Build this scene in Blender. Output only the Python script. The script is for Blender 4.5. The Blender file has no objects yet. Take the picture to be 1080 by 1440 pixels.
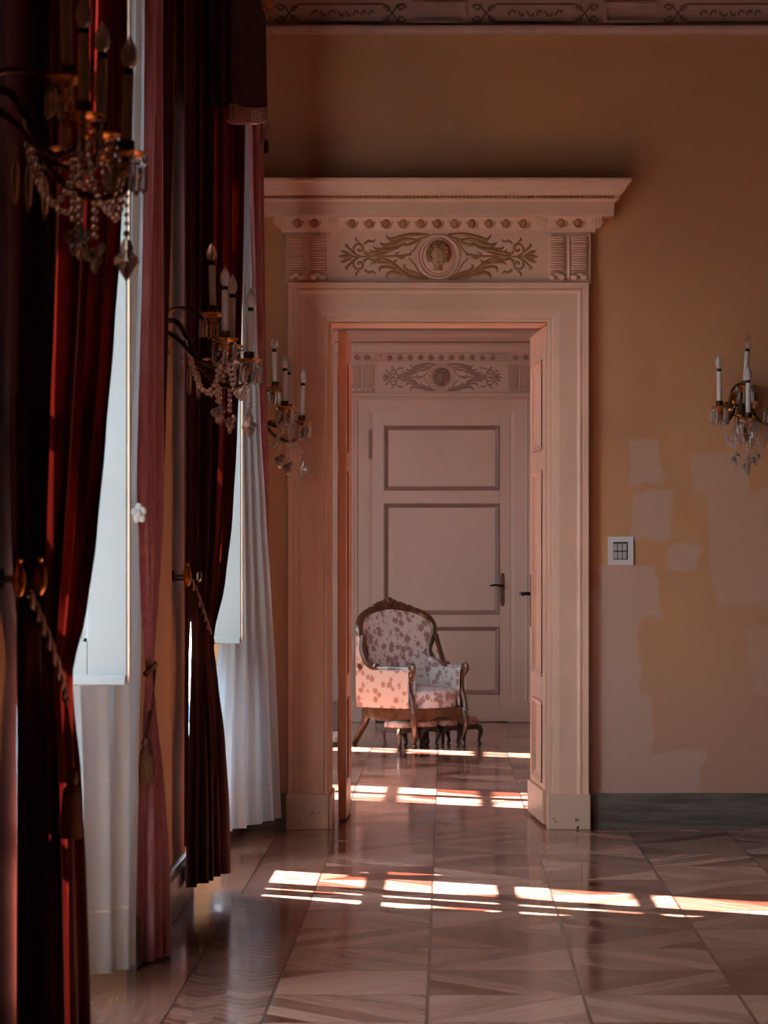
import bpy, math, random
from mathutils import Vector, Matrix
random.seed(7)
PI = math.pi
sc = bpy.context.scene
COL = sc.collection

# ------------------------------------------------------------------ frame of reference
F = 3640.0            # focal length in pixels of the 1080x1440 frame
VX, VY = 628.0, 788.0 # vanishing point of the depth direction
CH = 1.346            # camera height
def X(px, d): return (px - VX) * d / F
def Z(py, d): return CH + (VY - py) * d / F

# ------------------------------------------------------------------ node helper
class S:
    """a float socket with operators"""
    def __init__(s, nt, sock): s.nt, s.o = nt, sock
    def _m(s, op, *a, clamp=False):
        n = s.nt.nodes.new('ShaderNodeMath'); n.operation = op; n.use_clamp = clamp
        for i, v in enumerate((s,) + a):
            if isinstance(v, S): s.nt.links.new(v.o, n.inputs[i])
            else: n.inputs[i].default_value = v
        return S(s.nt, n.outputs[0])
    def __add__(s, b): return s._m('ADD', b)
    __radd__ = __add__
    def __sub__(s, b): return s._m('SUBTRACT', b)
    def __rsub__(s, b): return (s * -1.0) + b
    def __mul__(s, b): return s._m('MULTIPLY', b)
    __rmul__ = __mul__
    def __truediv__(s, b): return s._m('DIVIDE', b)
    def floor(s): return s._m('FLOOR')
    def frac(s): return s._m('FRACT')
    def abs(s): return s._m('ABSOLUTE')
    def mod(s, b): return s._m('FLOORED_MODULO', b)
    def lt(s, b): return s._m('LESS_THAN', b)
    def gt(s, b): return s._m('GREATER_THAN', b)
    def min(s, b): return s._m('MINIMUM', b)
    def max(s, b): return s._m('MAXIMUM', b)
    def pingpong(s, b): return s._m('PINGPONG', b)
    def smooth(s, a, b):
        n = s.nt.nodes.new('ShaderNodeMapRange'); n.interpolation_type = 'SMOOTHSTEP'
        s.nt.links.new(s.o, n.inputs['Value'])
        n.inputs['From Min'].default_value = a; n.inputs['From Max'].default_value = b
        return S(s.nt, n.outputs[0])

class Mat:
    def __init__(s, name):
        s.m = bpy.data.materials.new(name); s.m.use_nodes = True
        s.nt = s.m.node_tree
        s.b = s.nt.nodes['Principled BSDF']
        s.out = s.nt.nodes['Material Output']
    def set(s, **k):
        for a, v in k.items(): s.b.inputs[a.replace('_', ' ')].default_value = v
        return s
    def coords(s, kind='Object'):
        n = s.nt.nodes.new('ShaderNodeTexCoord')
        sp = s.nt.nodes.new('ShaderNodeSeparateXYZ')
        s.nt.links.new(n.outputs[kind], sp.inputs[0])
        return [S(s.nt, sp.outputs[i]) for i in range(3)]
    def vec(s, x, y, z):
        n = s.nt.nodes.new('ShaderNodeCombineXYZ')
        for i, v in enumerate((x, y, z)):
            if isinstance(v, S): s.nt.links.new(v.o, n.inputs[i])
            else: n.inputs[i].default_value = v
        return n.outputs[0]
    def noise(s, vec, scale=5.0, detail=3.0, rough=0.55):
        n = s.nt.nodes.new('ShaderNodeTexNoise')
        n.inputs['Scale'].default_value = scale; n.inputs['Detail'].default_value = detail
        n.inputs['Roughness'].default_value = rough
        if vec is not None: s.nt.links.new(vec, n.inputs['Vector'])
        return S(s.nt, n.outputs[0])
    def white(s, vec):
        n = s.nt.nodes.new('ShaderNodeTexWhiteNoise'); n.noise_dimensions = '3D'
        s.nt.links.new(vec, n.inputs['Vector'])
        return S(s.nt, n.outputs[0])
    def voronoi(s, vec, scale, feature='F1'):
        n = s.nt.nodes.new('ShaderNodeTexVoronoi'); n.feature = feature
        n.inputs['Scale'].default_value = scale
        s.nt.links.new(vec, n.inputs['Vector'])
        return S(s.nt, n.outputs['Distance'])
    def mix(s, fac, a, b):
        n = s.nt.nodes.new('ShaderNodeMix'); n.data_type = 'RGBA'
        if isinstance(fac, S): s.nt.links.new(fac.o, n.inputs[0])
        else: n.inputs[0].default_value = fac
        for i, v in ((6, a), (7, b)):
            if isinstance(v, tuple): n.inputs[i].default_value = (*v[:3], 1)
            else: s.nt.links.new(v, n.inputs[i])
        return n.outputs[2]
    def color(s, sock): s.nt.links.new(sock, s.b.inputs['Base Color']); return s
    def rough(s, f): s.nt.links.new(f.o, s.b.inputs['Roughness']); return s
    def bump(s, f, strength=0.2, dist=0.01):
        n = s.nt.nodes.new('ShaderNodeBump')
        n.inputs['Strength'].default_value = strength; n.inputs['Distance'].default_value = dist
        s.nt.links.new(f.o, n.inputs['Height'])
        s.nt.links.new(n.outputs[0], s.b.inputs['Normal']); return s
    def translucent(s, col, fac):
        t = s.nt.nodes.new('ShaderNodeBsdfTranslucent'); t.inputs[0].default_value = (*col, 1)
        mx = s.nt.nodes.new('ShaderNodeMixShader'); mx.inputs[0].default_value = fac
        s.nt.links.new(s.b.outputs[0], mx.inputs[1]); s.nt.links.new(t.outputs[0], mx.inputs[2])
        s.nt.links.new(mx.outputs[0], s.out.inputs[0]); return s

def simple(name, col, rough=0.5, metal=0.0, var=0.12, scale=6.0, **k):
    m = Mat(name); x, y, z = m.coords()
    n = m.noise(m.vec(x, y, z), scale, 4)
    m.color(m.mix(n.smooth(.3, .7), tuple(c * (1 - var) for c in col), tuple(min(1, c * (1 + var)) for c in col)))
    m.set(Roughness=rough, Metallic=metal, **k)
    return m

# ------------------------------------------------------------------ materials
# plain ochre paint
m = Mat('ochre wall paint'); x, y, z = m.coords()
n1 = m.noise(m.vec(x, y, z), 1.3, 5); n2 = m.noise(m.vec(x, y, z), 45, 2)
m.color(m.mix(n1.smooth(.35, .7), (.72, .40, .18), (.62, .33, .15)))
m.set(Roughness=.62).bump(n2, .12, .004)
OCHRE = m.m

# end wall: the same paint with pinkish plaster repairs of their own shape
m = Mat('ochre wall paint with plaster repairs'); x, y, z = m.coords()
n1 = m.noise(m.vec(x, y, z), 1.3, 5); n2 = m.noise(m.vec(x, y, z), 45, 2)
wob1 = m.noise(m.vec(x, y, z), 7.0, 4); wob2 = m.noise(m.vec(x + 7.3, y, z), 7.0, 4)
px_ = x + (wob1 - .5) * .13; pz_ = z + (wob2 - .5) * .13
mask = None
for (a, b, c, d, w, tilt) in [  # pixel boxes on the end wall
        (884, 930, 618, 680, .75, .10), (892, 944, 690, 758, .8, -.15), (940, 985, 768, 800, .85, -.35),
        (972, 1050, 640, 692, .7, 0), (1000, 1120, 690, 850, .55, .1), (842, 922, 795, 870, .9, .1),
        (830, 900, 830, 1000, .9, 0), (830, 915, 980, 1125, .75, 0), (880, 984, 1058, 1125, .75, -.1),
        (1058, 1140, 880, 980, .35, .2)]:
    x0, x1, z1, z0 = X(a, 13), X(b, 13), Z(c, 13), Z(d, 13)
    cx, cz = (x0 + x1) / 2, (z0 + z1) / 2
    ux = ((px_ - cx) + (pz_ - cz) * tilt).abs() - (x1 - x0) / 2
    uz = (pz_ - cz).abs() - (z1 - z0) / 2
    k = (ux.max(uz)).smooth(.018, -.012) * w
    mask = k if mask is None else mask.max(k)
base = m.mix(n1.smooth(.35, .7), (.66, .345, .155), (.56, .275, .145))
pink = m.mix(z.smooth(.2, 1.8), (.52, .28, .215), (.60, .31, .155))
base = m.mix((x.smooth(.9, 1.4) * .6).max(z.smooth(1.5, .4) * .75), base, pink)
m.color(m.mix(mask * (n1.smooth(.1, .9) * .3 + .7), base, (.60, .405, .325)))
m.set(Roughness=.6).bump(n2, .12, .004)
ENDWALL = m.m

PAINT = simple('salmon cream gloss paint', (.80, .50, .36), .38, var=.07, scale=2.5).m
m = Mat('salmon cream paint with chips'); x, y, z = m.coords()
n = m.noise(m.vec(x, y, z), 28, 3); n1 = m.noise(m.vec(x, y, z), 2.5, 4)
chip = (n.gt(.66)) * z.smooth(.16, .0)
m.color(m.mix(chip, m.mix(n1.smooth(.3, .7), (.76, .50, .36), (.82, .56, .42)), (.05, .03, .02)))
m.set(Roughness=.38); PAINT_CHIP = m.m
CARVE = simple('gilded brown carving paint', (.40, .18, .07), .5, var=.2, scale=30).m
MAUVE = simple('dusty mauve grey wall paint', (.50, .345, .285), .6, var=.06, scale=1.5).m
DOORP = simple('greige door paint', (.53, .375, .305), .42, var=.05, scale=1.5).m
DOORD = simple('taupe moulding paint', (.27, .17, .14), .45, var=.08, scale=4).m
STUCCO = simple('frieze stucco', (.52, .34, .28), .7, var=.12, scale=5).m
STUCCOD = simple('dark stucco relief', (.20, .115, .085), .7, var=.15, scale=9).m
DARKWALL = simple('dark low bounce wall', (.19, .085, .05), .8, var=.3, scale=3).m  # invented dark finish for unseen walls, cuts bounce light on the end wall
CEIL = simple('dark low bounce ceiling', (.08, .05, .036), .8, var=.04).m  # unseen ceiling made dark to cut bounce and deepen the shade
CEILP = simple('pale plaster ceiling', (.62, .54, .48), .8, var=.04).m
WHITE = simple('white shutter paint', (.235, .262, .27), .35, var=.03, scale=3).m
WEDGE = simple('bare beige shutter edge', (.66, .50, .36), .5, var=.06).m
m = Mat('grey veined stone'); x, y, z = m.coords()
n = m.noise(m.vec(x * .8, y * .8, z * 9), 4.0, 6, .65)
m.color(m.mix(n.smooth(.3, .75), (.10, .075, .06), (.23, .19, .165))).set(Roughness=.35); STONE = m.m

# parquet
T = .481
m = Mat('waxed parquet'); x, y, z = m.coords()
u = (x + .058) / T; v = (y - 7.537) / T
iu, iv = u.floor(), v.floor()
fu, fv = u.frac(), v.frac()
par = (iu + iv).mod(2.0)
dg1 = fu + fv; dg2 = fu - fv
al = dg1 * par + dg2 * (1.0 - par)          # across the planks
ac = dg2 * par + dg1 * (1.0 - par)          # along the planks
pk = al * 3.2
tone = m.white(m.vec(pk.floor() + iu * 7.13, iv * 3.7 + par, 0.0))
ctone = m.white(m.vec(iu + 11.0, iv + 5.0, 3.0))
grain = m.noise(m.vec(al * 16.0 + ctone * 9.0, ac * 1.6, tone * 8.0), 1.0, 4, .6)
pe = (pk.frac() - .5).abs()
pgap = pe.smooth(.475, .497)
ce = (fu - .5).abs().max((fv - .5).abs())
cgap = ce.smooth(.486, .494)
# herringbone border band
bx = (x + .83) / .29
zz = (y * 1.0 + (bx * 4.0).pingpong(1.0) * .075) / .075
hb = m.white(m.vec(zz.floor(), (bx * 4.0).floor(), 1.0))
hgap = (zz.frac() - .5).abs().smooth(.40, .47)
inband = x.gt(-.83) * x.lt(-.539) * y.lt(13.0)
left = x.lt(-.83) * y.lt(13.0)
lb = (y - 7.537) / .72
ltone = m.white(m.vec(lb.floor(), 2.0, 4.0))
lgap = (lb.frac() - .5).abs().smooth(.494, .498)
lgrain = m.noise(m.vec(x * 40.0, y * 2.0, 0.0), 1.0, 3)
eg = (x + .83).abs().smooth(.006, .002).max((x + .539).abs().smooth(.006, .002)) * y.lt(13.0)
t_main = tone * .5 + ctone * .5 + grain * .55 - .25
t_all = t_main * (1.0 - inband) * (1.0 - left) + (hb * .22 + .28 + grain * .1) * inband + (ltone * .3 + lgrain * .4 + .2) * left
gap = (pgap * .35).max(cgap) * (1.0 - inband) * (1.0 - left)
gap = gap.max(lgap * left).max(eg)
ramp = m.mix(t_all.smooth(.1, .95), (.095, .019, .010), (.50, .255, .19))
ramp = m.mix(hgap * inband * .55, ramp, (.40, .25, .19))
m.color(m.mix(gap * .85, ramp, (.02, .01, .008)))
rn = m.noise(m.vec(x * 1.0, y * .8, z), 3.0, 4)
m.rough(rn.smooth(.25, .8) * .09 + .07 + tone * .05)
m.set(Specular_IOR_Level=.22)
hgt = m.noise(m.vec(x * 3.0, y * 14.0, z), 4.0, 2) * .2 + (1.0 - gap)
m.bump(hgt, .10, .002)
FLOOR = m.m

# cloth
m = Mat('crimson velvet'); x, y, z = m.coords()
n = m.noise(m.vec(x * 60, y * 60, z * 8), 1.0, 3)
m.color(m.mix(n.smooth(.3, .7), (.045, .010, .009), (.085, .018, .016)))
m.set(Roughness=.55, Sheen_Weight=.3, Sheen_Roughness=.35, Sheen_Tint=(.85, .35, .40, 1), Specular_IOR_Level=.3)
m.translucent((.24, .016, .010), .06); VELVET = m.m
m = Mat('rose satin'); x, y, z = m.coords()
n = m.noise(m.vec(x * 70, y * 70, z * 6), 1.0, 3)
m.color(m.mix(n.smooth(.3, .7), (.46, .14, .17), (.60, .26, .30)))
m.set(Roughness=.38, Sheen_Weight=.9, Sheen_Roughness=.28, Sheen_Tint=(1, .78, .86, 1))
m.translucent((.4, .08, .09), .08); SATIN = m.m
m = Mat('white sheer voile'); x, y, z = m.coords()
n = m.noise(m.vec(x * 300, y * 300, z * 300), 1.0, 2)
m.color(m.mix(n, (.60, .64, .68), (.66, .68, .70))); m.set(Roughness=.8)
m.translucent((.60, .71, .85), .5); SHEER = m.m
VALANCE = simple('dark wine valance velvet', (.045, .010, .014), .7, var=.3, scale=40).m
FRINGE = simple('rose bullion fringe', (.42, .20, .17), .6, var=.35, scale=120).m
ROPE = simple('old gold cord', (.17, .075, .03), .6, var=.4, scale=150).m
ROPED = simple('wine red and gold cord', (.11, .032, .02), .6, var=.5, scale=120).m

GILT = simple('aged gilt brass', (.62, .25, .06), .33, metal=.9, var=.45, scale=40).m
BRONZE = simple('dark bronze', (.10, .055, .03), .4, metal=.8, var=.4, scale=40).m
CANDLE = simple('candle sleeve', (.70, .66, .62), .5, var=.05, scale=10).m
m = Mat('frosted bulb glass'); m.set(Base_Color=(.86, .82, .82, 1), Roughness=.18, Transmission_Weight=.35, Coat_Weight=.6); BULB = m.m
m = Mat('clear bulb glass'); m.set(Base_Color=(.9, .84, .78, 1), Roughness=.04, Transmission_Weight=.9); BULBC = m.m
m = Mat('cut crystal'); m.set(Base_Color=(.95, .93, .92, 1), Roughness=.03, Transmission_Weight=.82, IOR=1.6); CRYSTAL = m.m
m = Mat('window glass')
tr = m.nt.nodes.new('ShaderNodeBsdfTransparent'); gl = m.nt.nodes.new('ShaderNodeBsdfGlossy'); gl.inputs['Roughness'].default_value = .02
mx = m.nt.nodes.new('ShaderNodeMixShader'); mx.inputs[0].default_value = .05
m.nt.links.new(tr.outputs[0], mx.inputs[1]); m.nt.links.new(gl.outputs[0], mx.inputs[2]); m.nt.links.new(mx.outputs[0], m.out.inputs[0]); GLASS = m.m
WOOD = simple('polished walnut', (.085, .032, .011), .3, var=.4, scale=25, Coat_Weight=.4).m
EBONY = simple('dark stained wood', (.03, .016, .010), .35, var=.3, scale=30).m
IRON = simple('black iron', (.02, .016, .013), .4, metal=.6, var=.3, scale=50).m
RUST = simple('worn brown metal', (.12, .055, .03), .5, metal=.5, var=.4, scale=60).m
PLASTIC = simple('white plastic', (.72, .72, .71), .35, var=.02).m
KEYS = simple('grey white keys', (.50, .49, .46), .4, var=.04).m
DARK = simple('dark recess', (.03, .03, .03), .6).m
m = Mat('floral brocade'); x, y, z = m.coords()
w = m.noise(m.vec(x, y, z), 14, 3)
vv = m.vec(x + w * .05, y + w * .05, z + w * .05)
vo = m.voronoi(vv, 16.0); vo2 = m.voronoi(vv, 30.0)
petal = m.noise(m.vec(x, y, z), 60, 2)
fl = (vo + petal * .35).smooth(.66, .50); lf = (vo2 + petal * .3).smooth(.50, .38) * vo.gt(.38)
c = m.mix(fl * .85, (.55, .51, .50), (.22, .105, .11)); c = m.mix(lf * .7, c, (.20, .15, .11))
m.color(c).set(Roughness=.6, Sheen_Weight=.3); FLORAL = m.m
m = Mat('salmon back brocade'); x, y, z = m.coords()
vo = m.voronoi(m.vec(x, y, z), 16); n = m.noise(m.vec(x, y, z), 40, 3)
m.color(m.mix((vo + n * .3).smooth(.42, .62), (.40, .17, .10), (.62, .40, .31))).set(Roughness=.6); BROCADE = m.m
m = Mat('striped stool velvet'); x, y, z = m.coords()
n = m.noise(m.vec(x, y, z), 22, 4)
m.color(m.mix(n.smooth(.35, .65), (.20, .105, .075), (.46, .33, .27))).set(Roughness=.7, Sheen_Weight=.4); STOOLF = m.m

# ------------------------------------------------------------------ mesh helper
class MB:
    def __init__(s): s.v, s.f = [], []
    def add(s, vs, fs):
        o = len(s.v); s.v += [tuple(p) for p in vs]; s.f += [tuple(i + o for i in f) for f in fs]; return s
    def box(s, x0, x1, y0, y1, z0, z1, bev=0.0):
        if x0 > x1: x0, x1 = x1, x0
        if y0 > y1: y0, y1 = y1, y0
        if z0 > z1: z0, z1 = z1, z0
        if bev <= 0:
            vs = [(x, y, z) for x in (x0, x1) for y in (y0, y1) for z in (z0, z1)]
            return s.add(vs, [(0, 1, 3, 2), (4, 6, 7, 5), (0, 4, 5, 1), (2, 3, 7, 6), (0, 2, 6, 4), (1, 5, 7, 3)])
        b = min(bev, (x1 - x0) / 2.01, (y1 - y0) / 2.01, (z1 - z0) / 2.01)
        vs, idx = [], {}
        for ix, xx in enumerate((x0, x1)):
            for iy, yy in enumerate((y0, y1)):
                for iz, zz in enumerate((z0, z1)):
                    sx, sy, sz = (b if ix == 0 else -b), (b if iy == 0 else -b), (b if iz == 0 else -b)
                    for a, p in enumerate(((xx, yy + sy, zz + sz), (xx + sx, yy, zz + sz), (xx + sx, yy + sy, zz))):
                        idx[(ix, iy, iz, a)] = len(vs); vs.append(p)
        fs = []
        for ax in range(3):
            for sd in (0, 1):
                q = []
                for (p, r) in ((0, 0), (1, 0), (1, 1), (0, 1)):
                    k = [0, 0, 0]; k[ax] = sd; k[(ax + 1) % 3] = p; k[(ax + 2) % 3] = r
                    q.append(idx[(*k, ax)])
                fs.append(q if sd else q[::-1])
        for ax in range(3):                       # edges along ax
            b1, b2 = (ax + 1) % 3, (ax + 2) % 3
            for p in (0, 1):
                for r in (0, 1):
                    k0 = [0, 0, 0]; k0[ax] = 0; k0[b1] = p; k0[b2] = r
                    k1 = list(k0); k1[ax] = 1
                    q = [idx[(*k0, b1)], idx[(*k0, b2)], idx[(*k1, b2)], idx[(*k1, b1)]]
                    fs.append(q if (p == r) == True else q[::-1])
        for ix in (0, 1):
            for iy in (0, 1):
                for iz in (0, 1):
                    q = [idx[(ix, iy, iz, a)] for a in range(3)]
                    fs.append(q if (ix + iy + iz) % 2 else q[::-1])
        return s.add(vs, fs)
    def tube(s, pts, rad, seg=8, flat=None, cap=True):
        """tube through pts; rad number or list; flat=(axis Vector, factor) squashes"""
        pts = [Vector(p) for p in pts]; n = len(pts)
        if not isinstance(rad, (list, tuple)): rad = [rad] * n
        rings = []; prev = None
        for i, p in enumerate(pts):
            t = (pts[min(i + 1, n - 1)] - pts[max(i - 1, 0)])
            if t.length < 1e-9: t = Vector((0, 0, 1))
            t.normalize()
            if prev is None:
                a = Vector((0, 0, 1)) if abs(t.z) < .9 else Vector((1, 0, 0))
                nrm = t.cross(a).normalized()
            else:
                nrm = (prev - t * prev.dot(t))
                nrm = nrm.normalized() if nrm.length > 1e-6 else t.orthogonal().normalized()
            prev = nrm; bn = t.cross(nrm)
            r = []
            for k in range(seg):
                a = 2 * PI * k / seg
                o = (nrm * math.cos(a) + bn * math.sin(a)) * max(rad[i], 1e-5)
                if flat: o = o - flat[0] * o.dot(flat[0]) * (1 - flat[1])
                r.append(p + o)
            rings.append(r)
        vs = [q for r in rings for q in r]
        fs = [(i * seg + k, i * seg + (k + 1) % seg, (i + 1) * seg + (k + 1) % seg, (i + 1) * seg + k) for i in range(n - 1) for k in range(seg)]
        if cap: fs += [tuple(range(seg))[::-1], tuple((n - 1) * seg + k for k in range(seg))]
        return s.add(vs, fs)
    def lathe(s, prof, seg=16, loc=(0, 0, 0), axis=None, sx=1.0, sy=1.0, star=0.0, nstar=0):
        vs, fs = [], []
        n = len(prof)
        for (r, z) in prof:
            for k in range(seg):
                a = 2 * PI * k / seg
                q = r * (1 + star * math.cos(nstar * a)) if star else r
                vs.append(Vector((q * math.cos(a) * sx, q * math.sin(a) * sy, z)))
        for i in range(n - 1):
            for k in range(seg):
                fs.append((i * seg + k, i * seg + (k + 1) % seg, (i + 1) * seg + (k + 1) % seg, (i + 1) * seg + k))
        fs += [tuple(range(seg))[::-1], tuple((n - 1) * seg + k for k in range(seg))]
        if axis is not None:
            R = Vector((0, 0, 1)).rotation_difference(Vector(axis).normalized()).to_matrix()
            vs = [R @ q for q in vs]
        L = Vector(loc)
        return s.add([q + L for q in vs], fs)
    def ball(s, c, r, seg=10, rings=6, rot=None):
        if not isinstance(r, (tuple, list)): r = (r, r, r)
        vs, fs = [], []
        for i in range(rings + 1):
            th = PI * i / rings
            for k in range(seg):
                a = 2 * PI * k / seg
                p = Vector((r[0] * math.sin(th) * math.cos(a), r[1] * math.sin(th) * math.sin(a), -r[2] * math.cos(th)))
                if rot is not None: p = rot @ p
                vs.append(p + Vector(c))
        for i in range(rings):
            for k in range(seg):
                fs.append((i * seg + k, i * seg + (k + 1) % seg, (i + 1) * seg + (k + 1) % seg, (i + 1) * seg + k))
        return s.add(vs, fs)
    def grid(s, fn, nu, nv):
        vs = [fn(i / nu, j / nv) for j in range(nv + 1) for i in range(nu + 1)]
        fs = [(j * (nu + 1) + i, j * (nu + 1) + i + 1, (j + 1) * (nu + 1) + i + 1, (j + 1) * (nu + 1) + i) for j in range(nv) for i in range(nu)]
        return s.add(vs, fs)
    def xf(s, M):
        s.v = [tuple(M @ Vector(p)) for p in s.v]; return s
    def build(s, name, mat, parent=None, smooth=35, fix=True):
        me = bpy.data.meshes.new(name); me.from_pydata(s.v, [], s.f)
        if fix:
            import bmesh
            bm = bmesh.new(); bm.from_mesh(me); bmesh.ops.recalc_face_normals(bm, faces=bm.faces); bm.to_mesh(me); bm.free()
        me.materials.append(mat if not isinstance(mat, Mat) else mat.m)
        if smooth:
            for p in me.polygons: p.use_smooth = True
            if smooth < 180: me.set_sharp_from_angle(angle=math.radians(smooth))
        o = bpy.data.objects.new(name, me); COL.objects.link(o)
        if parent: o.parent = parent
        return o

def empty(name, loc, rz=0.0):
    o = bpy.data.objects.new(name, None); COL.objects.link(o)
    o.location = loc; o.rotation_euler = (0, 0, rz); o.empty_display_size = .05
    return o
def tag(o, label, cat, group=None, kind=None):
    o['label'] = label; o['category'] = cat
    if group: o['group'] = group
    if kind: o['kind'] = kind
    return o
def struct(o, label, cat): return tag(o, label, cat, kind='structure')
def copy_tree(o, parent=None):
    c = o.copy(); COL.objects.link(c)
    if parent: c.parent = parent
    for ch in list(o.children): copy_tree(ch, c)
    return c
def cat_rom(pts, n):
    """smooth polyline through pts (tuples of any length), n samples per span"""
    P = [Vector(p) for p in pts]; out = []
    for i in range(len(P) - 1):
        p0, p1, p2, p3 = P[max(i - 1, 0)], P[i], P[i + 1], P[min(i + 2, len(P) - 1)]
        for k in range(n):
            t = k / n
            out.append(.5 * ((2 * p1) + (p2 - p0) * t + (2 * p0 - 5 * p1 + 4 * p2 - p3) * t * t + (3 * p1 - p0 - 3 * p2 + p3) * t ** 3))
    out.append(P[-1]); return out

# ------------------------------------------------------------------ room dimensions
WX = -1.05            # inner face of the window wall, first room
OX = -1.60            # its outer face
D1, D1B = 13.0, 13.72 # partition wall with the doorway
D2 = 21.56            # far wall of the second room
W2 = -2.15            # window wall of the second room
RX1, RX2 = 4.4, 3.0
CZ = 4.75
BAYS1 = [(6.32, 8.5), (10.44, 12.04)]
WZ0, WZ1 = .0, 3.6

floor = MB().box(-2.9, 4.7, -3.2, 22.1, -.12, 0).build('floor', FLOOR, smooth=0)
struct(floor, 'glossy brown parquet floor of diagonal panels running through both rooms', 'floor')
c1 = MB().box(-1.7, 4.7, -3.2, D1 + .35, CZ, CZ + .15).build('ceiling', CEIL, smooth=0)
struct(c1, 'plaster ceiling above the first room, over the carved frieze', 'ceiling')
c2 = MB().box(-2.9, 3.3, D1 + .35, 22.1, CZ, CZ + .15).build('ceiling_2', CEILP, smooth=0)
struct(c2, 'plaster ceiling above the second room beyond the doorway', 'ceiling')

def window_wall(name, xi, xo, y0, y1, bays, mat, label):
    b = MB(); y = y0
    for (a, c) in bays:
        b.box(xo, xi, y, a, 0, CZ)
        b.box(xo, xi, a, c, WZ1, CZ)
        y = c
    b.box(xo, xi, y, y1, 0, CZ)
    o = b.build(name, mat, smooth=0); struct(o, label, 'wall'); return o
window_wall('wall_left', WX, OX, -3.2, D1, BAYS1, OCHRE, 'ochre painted wall of piers between the curtained windows')
BAYS2 = [(15.3, 16.9), (18.75, 20.05)]
window_wall('wall_left_2', W2, W2 - .55, D1B, D2 + .3, BAYS2, MAUVE, 'window wall on the left of the second room, hidden beside the armchair')
struct(MB().box(RX1, RX1 + .3, -3.2, D1, 0, CZ).build('wall_right', DARKWALL, smooth=0), 'unseen wall on the right side of the first room, darkened to cut bounce light', 'wall')
struct(MB().box(RX2, RX2 + .3, D1B, D2 + .3, 0, CZ).build('wall_right_2', MAUVE, smooth=0), 'mauve wall on the right side of the second room, outside the view', 'wall')
struct(MB().box(OX, RX1, -3.5, -3.2, 0, CZ).build('wall_back', DARKWALL, smooth=0), 'unseen wall behind the viewer closing the first room, darkened to cut bounce light', 'wall')

# partition with doorway (hole a little wider than the lining)
HL, HR, HT = -.72, .64, 2.78
b = MB()
b.box(OX, HL, D1, D1B, 0, CZ); b.box(HR, RX1 + .3, D1, D1B, 0, CZ); b.box(HL, HR, D1, D1B, HT, CZ)
pw = b.build('wall_front', ENDWALL, smooth=0)
struct(pw, 'ochre end wall with pinkish plaster repairs, pierced by the doorway', 'wall')
fw = MB().box(W2 - .55, RX2 + .3, D2, D2 + .3, 0, CZ).build('wall_far', MAUVE, smooth=0)
struct(fw, 'mauve far wall of the second room behind the armchair', 'wall')

# baseboards
def profile_x(pts, x0, x1, y):
    """extrude a (protrusion, z) outline from x0 to x1, towards -y"""
    b = MB(); n = len(pts)
    vs = [(xx, y - p, z) for xx in (x0, x1) for (p, z) in pts]
    fs = [(i, (i + 1) % n, n + (i + 1) % n, n + i) for i in range(n)] + [tuple(range(n)), tuple(range(n, 2 * n))[::-1]]
    return b.add(vs, fs)
bprof = [(0, 0), (.03, 0), (.03, .15), (.02, .165), (.02, .176), (0, .178)]
o = profile_x(bprof, .736, RX1, D1).build('baseboard_right', STONE, smooth=0)
struct(o, 'grey veined stone baseboard on the end wall right of the doorway', 'baseboard')
o = profile_x(bprof, WX, -.808, D1).build('baseboard_front', STONE, smooth=0)
struct(o, 'short stone baseboard in the corner left of the doorway', 'baseboard')
def side_base(y0, y1, nm, lab):
    b = MB(); n = len(bprof)
    vs = [(WX + p, yy, z) for yy in (y0, y1) for (p, z) in bprof]
    fs = [(i, (i + 1) % n, n + (i + 1) % n, n + i) for i in range(n)] + [tuple(range(n)), tuple(range(n, 2 * n))[::-1]]
    struct(b.add(vs, fs).build(nm, STONE, smooth=0), lab, 'baseboard')
side_base(-3.2, BAYS1[0][0], 'baseboard_left', 'stone baseboard along the nearest pier at the left edge')
side_base(BAYS1[0][1], BAYS1[1][0], 'baseboard_left_2', 'stone baseboard of the pier between the two windows')
side_base(BAYS1[1][1], D1 - .04, 'baseboard_left_3', 'stone baseboard of the corner pier under the white sheer')
struct(profile_x(bprof, -2.1, -.82, D2).build('baseboard_far', DOORD, smooth=0), 'dark baseboard on the far wall left of the closed door', 'baseboard')
struct(profile_x(bprof, .745, 2.95, D2).build('baseboard_far_2', DOORD, smooth=0), 'dark baseboard on the far wall right of the closed door', 'baseboard')

# ------------------------------------------------------------------ windows
def window(name, a, c, xi, xo, label, lights):
    """casement window in the outer part of the embrasure; lights = glazed ranges along the wall"""
    e = empty(name, ((xo + .12), (a + c) / 2, 0)); struct(e, label, 'window')
    cx, cy = e.location.x, e.location.y
    y0, y1 = a - cy, c - cy; t = .035
    fr = MB()
    fr.box(-t, t, y0, y1, WZ1 - .1, WZ1); fr.box(-t, t, y0, y1, 0, .66)
    edges = [y0] + [v - cy for l in lights for v in l] + [y1]
    for i in range(0, len(edges), 2): fr.box(-t, t, edges[i], edges[i + 1], .66, WZ1 - .1)
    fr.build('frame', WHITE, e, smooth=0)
    for (p, q) in lights:
        for k in range(7):
            zz = 1.11 + .507 * k
            if zz > WZ1 - .15: break
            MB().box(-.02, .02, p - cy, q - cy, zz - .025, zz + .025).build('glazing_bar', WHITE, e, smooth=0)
        MB().box(-.004, .004, p - cy, q - cy, .66, WZ1 - .1).build('pane', GLASS, e, smooth=0)
    return e
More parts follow.
